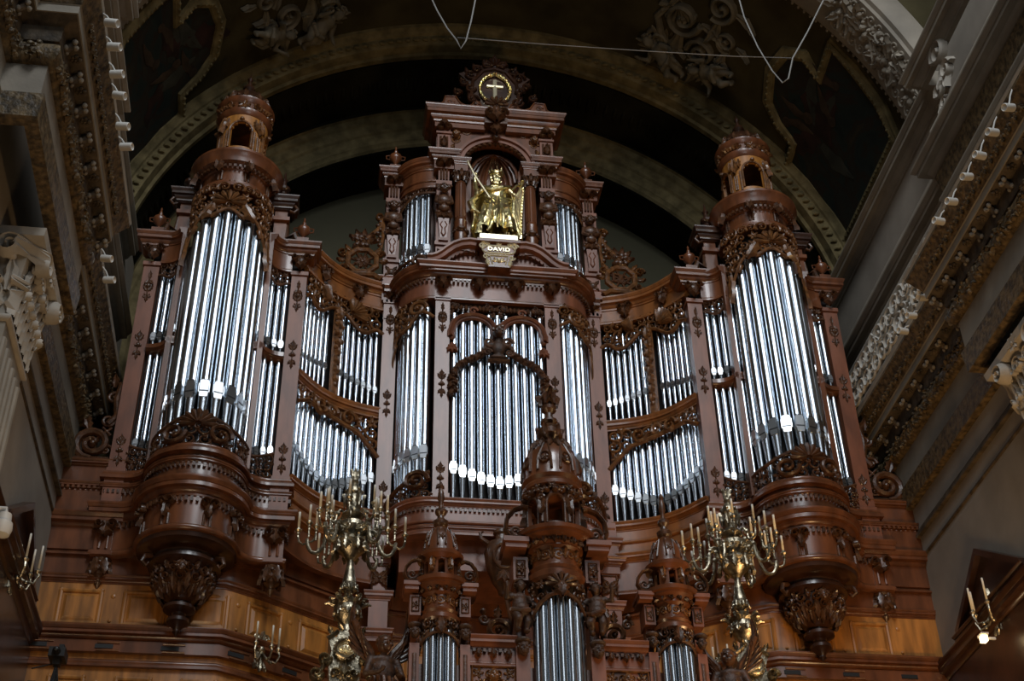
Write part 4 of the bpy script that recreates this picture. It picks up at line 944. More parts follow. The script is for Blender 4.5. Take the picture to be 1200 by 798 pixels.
mb.build('garland', 'carved', ct)
P = Path([(-1.06, -.03), (1.06, -.03)])
pipe_row(P, .0, 2.12, 11, 0, 14.74, lambda t: 15.22+.36*abs(2*t-1)**1.4, 19.6, .082, 'slender pipe in the flat middle field of the centre case, behind the carved garland', 'middle field pipes')
# broken pediment, its tympanum and the bracket that carries the statue
def arcprofile(mb, pts, prof):    # moulding swept along a curve in the x-z plane, profile (out of the wall, across)
    n = len(pts); K = len(prof); vs = []
    for i in range(n):
        a, b = pts[max(0, i-1)], pts[min(n-1, i+1)]; tx, tz = b[0]-a[0], b[1]-a[1]; l = math.hypot(tx, tz); nx, nz = -tz/l, tx/l
        for o, c in prof: vs.append((pts[i][0]+nx*c, -.1-o, pts[i][1]+nz*c))
    fs = [(i*K+j, (i+1)*K+j, (i+1)*K+(j+1) % K, i*K+(j+1) % K) for i in range(n-1) for j in range(K)]+[tuple(range(K)), tuple((n-1)*K+j for j in range(K-1, -1, -1))]
    mb.add(vs, fs)
for k in (-1, 1):
    c = [(1.62, 20.86), (1.50, 20.87), (1.36, 20.93), (1.24, 21.03), (1.12, 21.16), (.98, 21.29), (.82, 21.38), (.64, 21.42), (.5, 21.40)]
    pts = [(x*k, z) for x, z in (c if k < 0 else c[::-1])]
    mb = MB(); arcprofile(mb, pts, [(0, -.12), (.16, -.12), (.18, -.05), (.30, -.02), (.32, .05), (.38, .08), (.38, .13), (0, .13)]); fixnormals(mb.build('pediment_scroll', 'wood_sheen', ct))
    mb = MB(flatxf(0, -.13))
    for i in range(14):
        t_ = i/13*7.99; j = int(t_); f_ = t_-j; x = c[j][0]+(c[j+1][0]-c[j][0])*f_; z = c[j][1]+(c[j+1][1]-c[j][1])*f_; boss(mb, k*(x-.02), z-.16, .03, .1, .1)
    scroll(mb, k*.47, 20.98, .09, 0, k, 1.4, .025, .02); leaf(mb, k*.52, 21.0, 0 if k > 0 else pi, .22, .04, .04); mb.build('dentil_band', 'carved', ct)
mb = MB(); mb.prism([(-1.5, 20.8), (1.5, 20.8), (1.1, 21.12), (.75, 21.36), (-.75, 21.36), (-1.1, 21.12)], -.16, .3); mb.build('tympanum', 'wood_sheen', ct)
mb = MB(); mb.prism([(-.22, 20.70), (.22, 20.70), (.30, 20.94), (.42, 21.30), (.44, 21.40), (-.44, 21.40), (-.42, 21.30), (-.30, 20.94)], -.52, .1); mb.box(-.50, .50, -.60, .2, 21.38, 21.46); mb.box(-.25, .25, -.55, .1, 20.66, 20.72)
cs = mb.build('statue_bracket', 'wood', ct)
mb = MB(lambda p: (p[0], -.52-p[2], p[1]-.19))
an = [pi*i/8 for i in range(9)]
relief(mb, [(.27+.105*sin(a), 21.38-.105*cos(a)) for a in an]+[(-.27-.105*sin(a), 21.38+.105*cos(a)) for a in an]+[(.27, 21.275)], .022, .03)
relief(mb, [(-.14, 20.90), (.14, 20.90), (.21, 21.2), (-.21, 21.2), (-.14, 20.90)], .024, .03)
for q in (-1, 1):
    scroll(mb, q*.38, 21.48, .08, 0, q, 1.4, .025, .01); scroll(mb, q*.30, 21.15, .07, 0, -q, 1.3, .02, .01); leaf(mb, q*.27, 21.1, -pi/2-q*.1, .24, .05, .05); leaf(mb, q*.2, 21.55, 0 if q > 0 else pi, .2, .04, .05)
boss(mb, 0, 21.06, .06, .06); [leaf(mb, 0, 21.04, a, .15, .03, .03) for a in (0, .6, 2.5, 3.14)]; flower(mb, 0, 21.55, .07, 5)
mb.build('gilt_carving', 'gold_pale', cs)
def text(s, size, loc, mt, parent, name):
    cu = bpy.data.curves.new(name, 'FONT'); cu.body = s; cu.size = size; cu.align_x = 'CENTER'; cu.align_y = 'CENTER'; cu.extrude = .012; cu.offset = .004; cu.space_character = 1.15
    tmp = bpy.data.objects.new(name, cu); COL.objects.link(tmp); dg = bpy.context.evaluated_depsgraph_get()
    me = bpy.data.meshes.new_from_object(tmp.evaluated_get(dg)); bpy.data.objects.remove(tmp)
    me.materials.clear(); me.materials.append(M[mt]); o = bpy.data.objects.new(name, me); COL.objects.link(o); o.parent = parent; LOC[o.name] = LOC[parent.name]
    o.location = Vector(loc)-LOC[parent.name]; o.rotation_euler = (pi/2, 0, 0); return o
text('DAVID', .155, (0, -.535, 21.19), 'gold_pale', cs, 'lettering')
# ring-shaped cartouche hanging in the middle of the underside
mb = MB(); mb.lathe([(.002, 12.55), (.08, 12.6), (.1, 12.7), (.2, 12.85), (.33, 13.2), (.36, 13.5), (.28, 13.72), (.13, 13.8), (.12, 13.9), (.17, 13.94), (.17, 14.0)], 0, -.28, 20, ey=.8)
for k in (-1, 1): mb.tube([(k*.28, -.32, 13.7), (k*.42, -.36, 13.78), (k*.44, -.36, 13.9), (k*.38, -.34, 13.94)], [.05, .045, .035, .02], 8)
hc = mb.build('hanging_cartouche', 'carved', ct)
mb = MB(flatxf(0, -.56)); relief(mb, [(.2*cos(a), 13.3+.27*sin(a)) for a in [2*pi*i/16 for i in range(17)]], .03, .05); [leaf(mb, 0, 13.0, -pi/2+q, .3, .07, .06) for q in (-.5, 0, .5)]; mb.build('cartouche_carving', 'carved', hc)

# ------------------------------------------------------------------ upper storey with the statue niche
ut = thing('organ_upper_case', 'narrow upper storey of the organ case with niche, herm pilasters and crested attic', 'organ case', (0, .2, 20.84))
ubow = lambda: [(-1.42-.82*sin(R_(a)), .80-.72*cos(R_(a))) for a in range(88, -1, -8)]
bk = [(-2.2, .9), (2.2, .9)]
mb = MB(); slab(mb, mirror_path([(-2.55, .72)]+ubow()[1:]), 20.83, 21.02, 1.8); mb.build('floor_ledge', 'wood', ut)
for k in (-1, 1):
    b = ubow() if k < 0 else [(-x, y) for x, y in reversed(ubow())]; P = Path(b); L = P.len; xi = (lambda u: u/L) if k < 0 else (lambda u: 1-u/L)
    mb = MB(); slab(mb, b, 23.55, 24.35, 1.6); sweep(mb, cornice(24.1, 24.4, .2), b); sweep(mb, torus(23.72, 23.8, .04), b); sweep(mb, basep(23.5, 23.6, .06), b); mb.build('bowed_entablature', 'wood', ut)
    lo = lambda u: 22.95+.40*min(1, xi(u)/.6)
    def f(mb, L): carvefield(mb, .03, L-.03, lo, lambda u: 23.52, .2, 80, 0, False); rim(mb, 0, L, lo, .035, .02, 20)
    carved(b, .0, f, 'carved_shade', 'carved', ut)
    def f(mb, L): carvefield(mb, .03, L-.1, lambda u: 21.02, lambda u: 21.12+.2*xi(u), .18, 81, 0, False); rim(mb, 0, L-.1, lambda u: 21.14+.2*xi(u), .035, .02, 16, .06); scroll(mb, L*(.7 if k < 0 else .3), 21.2, .15, 0, -k, 1.5, .04, .05)
    carved(b, .05, f, 'carved_scroll', 'carved', ut)
    pipe_row(P, .04, L-.10 if k < 0 else L-.04, 6, -.12, 21.02, 21.65, 23.5, .075, 'blue-grey pipe in the upper storey beside the %s of the niche' % ('left' if k < 0 else 'right'), 'upper storey pipes %s of the niche' % ('left' if k < 0 else 'right'))
    for (px, y0, dz, nm) in ((k*1.25, -.14, 0, 'inner'), (k*2.40, .60, -.02, 'outer')):
        mb = MB(); mb.box(px-.17, px+.17, y0, y0+.5, 20.84, 23.5+dz); mb.box(px-.2, px+.2, y0-.05, y0+.4, 21.52, 21.62); mb.box(px-.19, px+.19, y0-.03, y0+.4, 20.84, 20.94); mb.box(px-.19, px+.19, y0-.04, y0+.4, 23.44+dz, 23.56+dz)
        mb.box(px-.13, px+.13, y0+.02, y0+.4, 23.5, 23.98)
        hp = mb.build('herm_pilaster', 'wood_sheen', ut)
        # herm: bust above a tapering carved block
        mb = MB(); head(mb, px, y0-.15, 23.2, .26); mb.ell((px, y0-.1, 22.86), .17, .12, .17, 10, 7); mb.ell((px, y0-.1, 22.62), .14, .1, .12, 10, 6)
        for q in (-1, 1): mb.tube([(px+q*.15, y0-.08, 22.98), (px+q*.19, y0-.12, 22.78), (px+q*.05, y0-.2, 22.66)], [.06, .05, .04], 8)
        mb.xf = flatxf(px, y0); [leaf(mb, q*.08, 22.6, -pi/2+q*.25, .32, .09, .1, .03) for q in (-1, 0, 1)]; [scroll(mb, q*.12, 23.36, .07, 0, q, 1.3, .025, .04) for q in (-1, 1)]; [boss(mb, q*.12, 22.5, .06, .1, .03) for q in (-1, 1)]
        mb.build('herm_bust', 'carved', hp)
        mb = MB(flatxf(px, y0)); mb.add([(-.13, 22.3, .0), (.13, 22.3, .0), (.08, 21.7, .0), (-.08, 21.7, .0), (-.13, 22.3, .10), (.13, 22.3, .10), (.08, 21.7, .07), (-.08, 21.7, .07)], [(4, 7, 6, 5), (0, 4, 5, 1), (1, 5, 6, 2), (2, 6, 7, 3), (3, 7, 4, 0)])
        for q in (-1, 1): relief(mb, [(q*.03, 22.2), (q*.08, 22.1), (q*.03, 22.0), (q*.05, 21.85), (0, 21.76)], .014, .02, .09)
        mb.box(-.11, .11, 21.62, 21.7, 0, .1); mb.build('tapering_block', 'wood_sheen', hp)
        mb = MB(flatxf(px, y0)); [relief(mb, [(q, 23.62), (q, 23.95)], .025, .03) for q in (-.07, 0, .07)]; leaf(mb, 0, 24.3, -pi/2, .3, .12, .18, .02); [scroll(mb, q*.12, 24.12, .09, 0, q, 1.3, .03, .04, .14) for q in (-1, 1)]
        boss(mb, 0, 21.25, .09, .06); [leaf(mb, 0, 21.25, a, .2, .05, .04) for a in (.8, 2.3, 3.9, 5.4)]; mb.build('capital_carving', 'carved', hp)
        mb = MB(); pth = [(px-.24, y0+.5), (px-.24, y0-.04), (px+.24, y0-.04), (px+.24, y0+.5)]; sweep(mb, cornice(24.22+dz, 24.5+dz, .16), pth, .22); slab(mb, pth, 23.96, 24.5+dz, y0+.5); mb.build('pilaster_cornice', 'wood', ut)
        if nm == 'outer': mb = MB(); mb.box(px-.13, px+.13, y0-.08, y0+.24, 24.46, 24.64); urn(mb, px, y0+.04, 24.62, .98); mb.build('urn', 'wood', ut)
    # column
    x = k*.84
    mb = MB(); mb.lathe([(.17, 21.5), (.17, 21.58), (.13, 21.64), (.15, 21.7), (.165, 22.0), (.15, 22.24), (.16, 22.3), (.13, 22.36), (.125, 22.4), (.115, 23.5), (.13, 23.52), (.12, 23.56)], x, -.10, 20)
    for i in range(14): a = 2*pi*i/14; mb.tube([(x+.125*cos(a), -.10+.125*sin(a), 22.42), (x+.115*cos(a), -.10+.115*sin(a), 23.48)], .014, 5)
    co = mb.build('column', 'wood', ut)
    mb = MB(cyl(x, -.10, .125)); [leaf(mb, (i-3.5)*.1, 23.56, pi/2, .2, .05, .07) for i in range(8)]; [leaf(mb, (i-3)*.1, 23.68, pi/2, .2, .05, .08, .02) for i in range(8)]; [scroll(mb, q*.14, 23.84, .06, 0, q, 1.2, .02, .03, .08) for q in (-1, 1)]; [scroll(mb, (i-2)*.14, 21.98, .07, i, 1, 1.2, .02, .03, .05) for i in range(5)]
    boss(mb, 0, 22.0, .08, .1, .03); mb.build('capital_carving', 'carved', co)
    mb = MB(); pth = [(x-.16, .5), (x-.16, -.24), (x+.16, -.24), (x+.16, .5)]; slab(mb, pth, 23.88, 24.22, .5); sweep(mb, cornice(24.08, 24.26, .08), pth, .15); mb.box(x-.2, x+.2, -.3, .4, 21.3, 21.5); mb.build('impost', 'wood', co)
# niche: curved back, shell-ribbed half dome, side jambs
mb = MB(); mb.lathe([(.62, 21.4), (.62, 24.2)], 0, .12, 24, 0, pi, ey=.8); [mb.box(min(k*.58, k*.72), max(k*.58, k*.72), -.02, .3, 21.4, 24.2) for k in (-1, 1)]; mb.box(-1.5, 1.5, .62, .8, 20.9, 25.6); mb.build('niche_back', 'wood', ut)
vs = []; S = 16; mb = MB()
prof = [(.62*cos(pi/2*i/6), 24.1+.75*sin(pi/2*i/6)) for i in range(7)]; mb.lathe(prof, 0, .12, 24, 0, pi, ey=.8)
for i in range(11): a = pi*(i+.5)/11; mb.tube([(.60*cos(a)*cos(e), .12+.46*sin(a)*cos(e), 24.1+.72*sin(e)) for e in (0, .4, .8, 1.2, 1.5)], [.04, .04, .035, .02, .01], 6)
for i in range(13): a = pi*(i+.5)/13; mb.tube([(.1*cos(a), .5, 23.4+.08*sin(a)), (.52*cos(a), .42, 23.42+.52*sin(a))], [.015, .035], 5)
mb.build('niche_shell', 'wood', ut)
# arch front and attic
def archring(r0, r1, y0, y1, zc, n=28):
    mb = MB(); vs = []
    for i in range(n+1):
        a = pi*i/n
        for r, y in ((r0, y0), (r1, y0), (r1, y1), (r0, y1)): vs.append((r*cos(a), y, zc+r*sin(a)*.98))
    mb.add(vs, [(i*4+j, i*4+(j+1) % 4, (i+1)*4+(j+1) % 4, (i+1)*4+j) for i in range(n) for j in range(4)]+[(0, 1, 2, 3), (n*4+3, n*4+2, n*4+1, n*4)]); return mb
mb = MB(); vs = []; n = 24   # wall with arch cut out
for i in range(n+1):
    a = pi*i/n; c, s_ = cos(a), sin(a); e = 1.45/max(abs(c), 1e-6); g = 1.5/max(s_, 1e-6); q = min(e, g)
    for r in (.84, q):
        for y in (-.12, .1): vs.append((r*c, y, 24.16+(r*s_)))
mb.add(vs, [(i*4+a_, i*4+b_, (i+1)*4+b_, (i+1)*4+a_) for i in range(n) for a_, b_ in ((0, 2), (2, 3), (3, 1), (1, 0))]); at = mb.build('attic_wall', 'wood', ut); fixnormals(at)
mb = archring(.80, .92, -.22, .0, 24.16); m2 = archring(.90, .97, -.28, .0, 24.16); mb.f += [tuple(i+len(mb.v) for i in f) for f in m2.f]; mb.v += m2.v
ao = mb.build('arch_moulding', 'wood_sheen', ut); fixnormals(ao)
mb = MB(flatxf(0, -.16)); [leaf(mb, .82*cos(a), 24.16+.80*sin(a), a+pi, .15, .06, .07, .02, 2) for a in [pi*(i+.5)/17 for i in range(17)]]; mb.build('arch_leaves', 'carved', ao)
mb = MB(flatxf(0, -.12))
for k in (-1, 1):
    for (u, v, r) in ((1.0, 25.3, .13), (.72, 25.32, .11), (.98, 25.0, .10), (1.1, 24.72, .08)): scroll(mb, k*u, v, r, 0, k, 1.4, .03); leaf(mb, k*u, v, pi/2+k*.8, r*1.8, .05, .06)
    mb.xf = ident; head(mb, k*.98, -.22, 25.12, .2); mb.xf = flatxf(0, -.12)
mb.build('spandrel_carving', 'carved_gold', ut)
for k in (-1, 1):
    x = k*1.27; mb = MB(); mb.box(x-.16, x+.16, -.2, .2, 24.5, 25.56); mb.box(x-.19, x+.19, -.25, .2, 24.5, 24.6); mb.box(x-.19, x+.19, -.24, .2, 25.1, 25.16); mb.build('attic_pilaster', 'wood_sheen', ut)
    mb = MB(flatxf(x, -.2)); leaf(mb, 0, 25.55, -pi/2, .3, .12, .16, .04); [scroll(mb, q*.1, 25.3, .08, 0, q, 1.3, .03, .03, .1) for q in (-1, 1)]; [relief(mb, [(q, 24.65), (q, 25.0)], .03, .035) for q in (-.08, 0, .08)]; leaf(mb, 0, 24.62, pi/2, .3, .09, .1, .05); mb.build('attic_bracket', 'carved', ut)
for k in (-1, 1):
    pth = [(-1.5, .6), (-1.5, -.26), (-.26, -.26), (-.26, 0)] if k < 0 else [(.26, 0), (.26, -.26), (1.5, -.26), (1.5, .6)]
    mb = MB(); sweep(mb, cornice(25.45, 25.86, .26), pth, .26); slab(mb, [pth[1], pth[2]], 25.3, 25.86, .6); mb.build('attic_cornice', 'wood', ut)
    c = [(0, 25.86), (1.45, 25.86), (1.45, 25.95), (1.30, 26.12), (1.26, 26.32), (1.0, 26.34), (.88, 26.12), (.70, 26.02), (.58, 26.1), (.52, 26.26), (.40, 26.2), (.3, 25.95)]
    mb = MB(); mb.prism([(x*k, z) for x, z in c], -.30, -.05); mb.xf = flatxf(0, -.30); relief(mb, [(k*x, z) for x, z in c[1:]], .025, .035); scroll(mb, k*1.12, 26.16, .09, 0, k, 1.3, .025); scroll(mb, k*.5, 26.12, .09, 0, -k, 1.3, .025); o = mb.build('attic_scroll', 'wood', ut); fixnormals(o)
    mb = MB(); urn(mb, k*.98, -.15, 26.32, .5); mb.build('crest_finial', 'wood_dark', ut)
mb = MB(); mb.box(-.28, .28, -.42, .5, 25.4, 25.95); mb.xf = flatxf(0, -.42); leaf(mb, 0, 25.95, -pi/2, .6, .22, .2, .02); [scroll(mb, q*.16, 25.7, .13, 0, q, 1.4, .04, .03, .14) for q in (-1, 1)]; leaf(mb, 0, 25.4, -pi/2, .42, .14, .16, -.02); boss(mb, 0, 24.98, .09, .12, -.12); shell(mb, 0, 25.9, .30, .2, pi-.2, 7, .1); mb.build('keystone', 'carved', ut)
# crest: shield-shaped cartouche with gilt wreath and cross
R0 = [(.50, 26.05), (.62, 26.4), (.66, 26.75), (.74, 27.05), (.92, 27.25), (.76, 27.35), (.58, 27.30), (.46, 27.5), (.34, 27.62), (.18, 27.66), (.10, 27.85), (0, 27.95)]
mb = MB(); mb.prism(R0+[(-x, z) for x, z in reversed(R0[:-1])]+[(-.3, 25.9), (.3, 25.9)], -.26, -.1); cr_ = mb.build('crest', 'wood_dark', ut); fixnormals(cr_)
mb = MB(flatxf(0, -.26))
for k in (-1, 1):
    for (u, v, r, d) in ((.62, 27.2, .16, 1), (.46, 27.42, .12, -1), (.62, 26.7, .13, 1), (.56, 26.3, .15, -1), (.2, 27.62, .12, 1), (.8, 26.9, .10, 1), (.95, 26.5, .1, -1)): scroll(mb, k*u, v, r, 0, k*d, 1.4, .04, 0, .1); leaf(mb, k*u, v, pi/2-k*.6, r*1.7, .06, .08)
    relief(mb, [(k*.5, 26.1), (k*.6, 26.5), (k*.56, 27.0), (k*.3, 27.4), (0, 27.5)], .05, .08)
shell(mb, 0, 27.55, .3, .3, pi-.3, 7, .03); leaf(mb, 0, 27.6, pi/2, .35, .12, .1)
mb.build('crest_carving', 'wood_dark', cr_)
mb = MB(flatxf(0, -.28)); relief(mb, [(0, 26.42), (0, 27.06)], .055, .05); relief(mb, [(-.21, 26.84), (.21, 26.84)], .052, .052); mb.build('cross', 'gold_pale', cr_)
mb = MB(flatxf(0, -.28))
for k in (-1, 1):
    for i in range(11):
        a = -pi/2+k*(.25+i*.25); u, v = .375*cos(a), 26.73+.50*sin(a); leaf(mb, u, v, a+k*pi/2, .15, .055, .07, .02, 1); boss(mb, u*1.02, v, .05, .07, .01)
boss(mb, 0, 26.22, .07, .07); mb.build('wreath', 'gold', cr_)
# openwork crests beside the upper storey, standing on the wings
def side_crest(k):
    side = 'left' if k < 0 else 'right'
    t = thing('openwork_crest', 'openwork wooden crest with a spoked emblem standing on the %s wing beside the upper storey' % side, 'carved crest', (k*3.1, .6, 20.95))
    mb = MB(flatxf(0, .6)); f = lambda pts: [(k*x, z) for x, z in pts]
    c = (3.08, 21.5)
    relief(mb, f([(c[0]+.36*cos(a), c[1]+.36*sin(a)) for a in [2*pi*i/8+.39 for i in range(9)]]), .075, .10)
    relief(mb, f([(2.62, 20.98), (2.80, 21.1), (3.4, 21.1), (3.62, 20.98)]), .07, .1)
    relief(mb, f([(2.72, 21.7), (2.66, 21.9), (2.62, 22.3), (2.62, 22.9)]), .045, .07); relief(mb, f([(2.62, 22.85), (2.74, 22.5), (2.95, 22.25), (3.1, 22.0)]), .06, .09)
    for (x, z, r, d) in ((3.55, 21.72, .12, 1), (3.5, 21.25, .1, -1), (2.66, 21.72, .1, -1), (2.7, 22.9, .12, 1), (3.12, 22.05, .16, -1), (2.85, 22.2, .12, 1)): scroll(mb, k*x, z, r, 0, k*d, 1.4, .035, 0, .1)
    for a in (0, .8, 2.4, 3.1): leaf(mb, k*(c[0]+.38*cos(a)), c[1]+.38*sin(a), a if k > 0 else pi-a, .22, .07, .08)
    mb.build('frame', 'carved_gold', t)
    mb = MB(flatxf(0, .62)); [relief(mb, f([(c[0], c[1]), (c[0]+.3*cos(a), c[1]+.3*sin(a))]), .03, .05) for a in [pi*i/4+.3 for i in range(8)]]
    if k < 0: flower(mb, k*c[0], c[1], .2, 7)
    else: relief(mb, f([(2.92, 21.45), (3.05, 21.4), (3.08, 21.62), (2.9, 21.66), (2.92, 21.45)]), .05, .07); relief(mb, f([(3.12, 21.36), (3.28, 21.5), (3.15, 21.65), (3.08, 21.5)]), .05, .07)
    mb.build('emblem', 'carved', t)
    mb = MB(flatxf(0, .58)); rnd = random.Random(4)
    for i in range(16): boss(mb, k*(3.1+rnd.uniform(-.16, .16)), 22.12+rnd.uniform(-.18, .18), rnd.uniform(.05, .09), .1)
    [leaf(mb, k*3.1, 22.1, a, .34, .09, .1) for a in (0, .7, 1.4, 2.1, 2.8, 4)]; [boss(mb, k*(2.72+.03*(-1)**i), 22.85-.12*i, .06, .08) for i in range(8)]; mb.build('fruit_cluster', 'carved', t)
for k in (-1, 1): side_crest(k)
def wall_volute(k):
    side = 'left' if k < 0 else 'right'
    t = thing('scroll_volute', 'large pierced wooden C-scroll between the %s tower and the side wall' % side, 'carved scroll', (k*8.2, -.45, 14.98))
    mb = MB(flatxf(0, -.45)); scroll(mb, k*8.17, 15.42, .36, -pi/2, k, 1.7, .09, 0, .12); relief(mb, [(k*7.8, 15.05), (k*8.5, 15.05)], .06, .12)
    relief(mb, [(k*7.8, 16.9), (k*7.86, 16.5), (k*7.80, 16.1), (k*7.95, 15.9)], .07, .1); scroll(mb, k*7.92, 16.55, .14, 0, -k, 1.4, .04); scroll(mb, k*7.95, 16.0, .14, 0, k, 1.4, .04)
    scroll(mb, k*7.9, 15.3, .12, 0, -k, 1.3, .035); leaf(mb, k*8.3, 15.75, pi/2-k*.3, .4, .1, .1); leaf(mb, k*7.95, 16.8, pi/2, .3, .08, .1); mb.build('scroll_frame', 'carved', t)
    mb = MB(flatxf(0, -.42)); [relief(mb, [(k*7.95+dx, 15.75+dz), (k*7.95-dx, 15.75-dz)], .03, .04) for dx, dz in ((.09, .09), (.09, -.09))]; boss(mb, k*7.95, 15.75, .05); [leaf(mb, k*8.2, 15.4, a, .26, .06, .06) for a in (1, 2.5, 4, 5.3)]; mb.build('inner_leaves', 'carved', t)
for k in (-1, 1): wall_volute(k)

# ------------------------------------------------------------------ gilded statue of the king with staff and harp
st = thing('gilded_statue', 'gilded statue of a crowned robed man with staff and harp in the niche', 'statue', (0, -.2, 21.46))
mb = MB(); mb.box(-.44, .44, -.56, .25, 21.46, 21.62); mb.box(-.42, .42, -.54, .2, 21.62, 21.65); mb.build('plinth', 'gold_pale', st)
SB = Matrix.Translation((.0, -.24, 21.64)) @ Matrix.Scale(1.17, 4)
def king(mb):
    mb.ell((-.02, 0, 1.02), .17, .13, .16, 12, 8); mb.ell((.0, 0, 1.27), .21, .14, .22, 14, 10); mb.ell((0, -.01, 1.44), .24, .12, .10, 12, 8)
    for k in (-1, 1): mb.ell((k*.08, -.09, 1.34), .09, .06, .08, 8, 6); mb.ell((k*.05, -.11, 1.14), .05, .03, .05, 6, 5)
    mb.ell((0, -.01, 1.56), .07, .07, .09, 8, 6)
    # his right arm raised forward with the staff, his left arm down on the harp
    limb(mb, [(-.24, 0, 1.44), (-.40, -.06, 1.22), (-.46, -.20, 1.40), (-.47, -.24, 1.50)], [.085, .07, .05, .035]); hand(mb, (-.47, -.25, 1.50), (.2, -.3, 1), (1, 0, -.2), 1.)
    limb(mb, [(.24, 0, 1.44), (.42, .0, 1.26), (.50, -.10, 1.42), (.50, -.13, 1.44)], [.085, .07, .05, .035]); hand(mb, (.50, -.15, 1.45), (.1, -.6, .4), (-1, 0, 0), 1.)
    # legs: the weight on one, the other knee forward
    limb(mb, [(-.10, 0, .95), (-.13, -.02, .52), (-.12, .03, .12)], [.13, .09, .06]); mb.ell((-.13, -.08, .05), .06, .14, .05, 8, 6)
    limb(mb, [(.10, 0, .95), (.15, -.16, .55), (.19, -.05, .14)], [.13, .10, .06]); mb.ell((.20, -.15, .05), .06, .14, .05, 8, 6)
figure('body', 'gold', st, king, .018, SB)
GB = lambda: MB(lambda p: tuple(SB @ Vector(p)))
mb = GB(); head(mb, .0, -.03, 1.72, .26, False); mb.ell((0, -.12, 1.60), .09, .07, .10, 8, 6); mb.build('head', 'gold', st)
mb = GB(); rnd = random.Random(2)
for i in range(26): a = rnd.uniform(-.4, pi+.4); e = rnd.uniform(-.9, .9); mb.ell((.115*cos(a)*cos(e), -.02+.13*sin(a)*cos(e), 1.71+.13*sin(e)), .035, .035, .045, 6, 5)
[mb.ell((.05*cos(a), -.12+.02*sin(a), 1.57-.015*i), .035, .03, .04, 6, 5) for i, a in enumerate((0, 1, 2, 3, 4, 5))]
mb.build('hair_and_beard', 'gold', st)
mb = GB(); mb.lathe([(.125, 1.80), (.13, 1.80), (.135, 1.87), (.12, 1.87)], 0, -.02, 16); [mb.tube([(.13*cos(a), -.02+.13*sin(a), 1.85), (.15*cos(a), -.02+.15*sin(a), 1.97)], [.028, .004], 5) for a in [2*pi*i/8 for i in range(8)]]; mb.ell((0, -.02, 1.86), .11, .11, .08, 10, 6); mb.build('crown', 'gold', st)
def drape(mb):     # skirt of the robe: fluted turned cloth with swags
    S = 90; rows = []; N = 18
    for k in range(N+1):
        t = k/N; z = 1.08-.95*t+.0; row = []
        for i in range(S):
            a = 2*pi*i/S; fold = 1+.15*sin(a*8+2.6*t+.8*sin(3*a))*(.3+t)+.07*sin(a*15+5*t); r = (.20+.16*t**.8)*fold
            hem = .10*max(0, cos(a-4.1))*t*t
            row.append((r*1.12*cos(a)+.02*t, r*.80*sin(a)-.03-.06*sin(pi*t)*max(0, -sin(a)), z+hem))
        rows += row
    fs = [(k*S+i, k*S+(i+1) % S, (k+1)*S+(i+1) % S, (k+1)*S+i) for k in range(N) for i in range(S)]
    mb.add(rows, fs)
mb = GB(); drape(mb)
for j, (p0, p1, p2, r) in enumerate(((( -.22, -.12, 1.16), (-.02, -.22, .98), (.26, -.12, 1.10), .035), ((-.20, -.2, .5), (.05, -.34, .40), (.28, -.22, .5), .04), ((-.05, -.26, .8), (-.12, -.36, .5), (-.02, -.3, .16), .035), ((.05, -.28, .7), (.10, -.38, .42), (.08, -.3, .16), .04), ((-.24, -.10, 1.10), (.0, -.26, .86), (.28, -.14, .98), .05), ((-.26, -.12, .98), (.02, -.30, .70), (.30, -.16, .84), .055), ((-.24, -.10, .84), (.04, -.30, .54), (.30, -.18, .62), .055), ((-.2, -.12, .62), (-.05, -.3, .36), (-.22, -.2, .14), .05), ((.26, -.16, .8), (.16, -.32, .45), (.3, -.2, .15), .05))):
    P0, P1, P2 = map(Vector, (p0, p1, p2)); mb.tube([P0.lerp(P1, t).lerp(P1.lerp(P2, t), t) for t in [i/10 for i in range(11)]], [r*(.5+sin(pi*i/10)*.7) for i in range(11)], 8)
mb.build('robe', 'gold', st)
mb = GB()   # cloak: from the shoulders down behind and billowing at the viewer's left
S = 26; N = 18; vs = []
for k in range(N+1):
    t = k/N
    for i in range(S+1):
        a = -.35+(pi+.7)*i/S; r = .27+.17*t+.025*sin(a*9+3*t)+.09*max(0, cos(a-2.7))*sin(pi*min(1, t*1.4))
        vs.append((r*1.15*cos(a), r*.62*sin(a)+.02, 1.50-1.25*t-.07*abs(cos(a))*(1-t)+.05*sin(4*a)*t))
mb.add(vs, [(k*(S+1)+i, k*(S+1)+i+1, (k+1)*(S+1)+i+1, (k+1)*(S+1)+i) for k in range(N) for i in range(S)])
mb.tube([(-.30, -.04, 1.42), (-.12, -.15, 1.30), (.1, -.16, 1.36), (.28, -.06, 1.48)], [.05, .055, .05, .04], 8); mb.tube([(-.4, .0, 1.2), (-.52, -.02, 1.0), (-.48, -.06, .78), (-.36, -.06, .72)], [.06, .09, .07, .02], 8)
ck = mb.build('cloak', 'gold', st); sd = ck.modifiers.new('thick', 'SOLIDIFY'); sd.thickness = .02
mb = GB(); mb.tube([(-.60, -.28, 1.86), (-.47, -.27, 1.54), (-.16, -.24, .98)], .022, 8); mb.ell((-.61, -.28, 1.89), .035, .035, .04, 8, 6); mb.build('staff', 'gold_pale', st)
mb = GB(); mb.tube([(.52, -.10, 1.50), (.54, -.16, 1.30), (.50, -.16, .9), (.48, -.14, .5), (.46, -.1, .04)], [.03, .028, .03, .035, .05], 8); mb.tube([(.52, -.10, 1.50), (.40, -.14, 1.46), (.30, -.16, 1.3)], [.03, .025, .02], 8); mb.tube([(.46, -.1, .06), (.36, -.16, .3), (.30, -.2, .6), (.32, -.18, 1.0)], [.045, .05, .045, .03], 8)
[mb.ell((.53-.005*i, -.19, 1.36-.085*i), .022, .018, .022, 6, 4) for i in range(15)]
hp = mb.build('harp', 'gold', st)
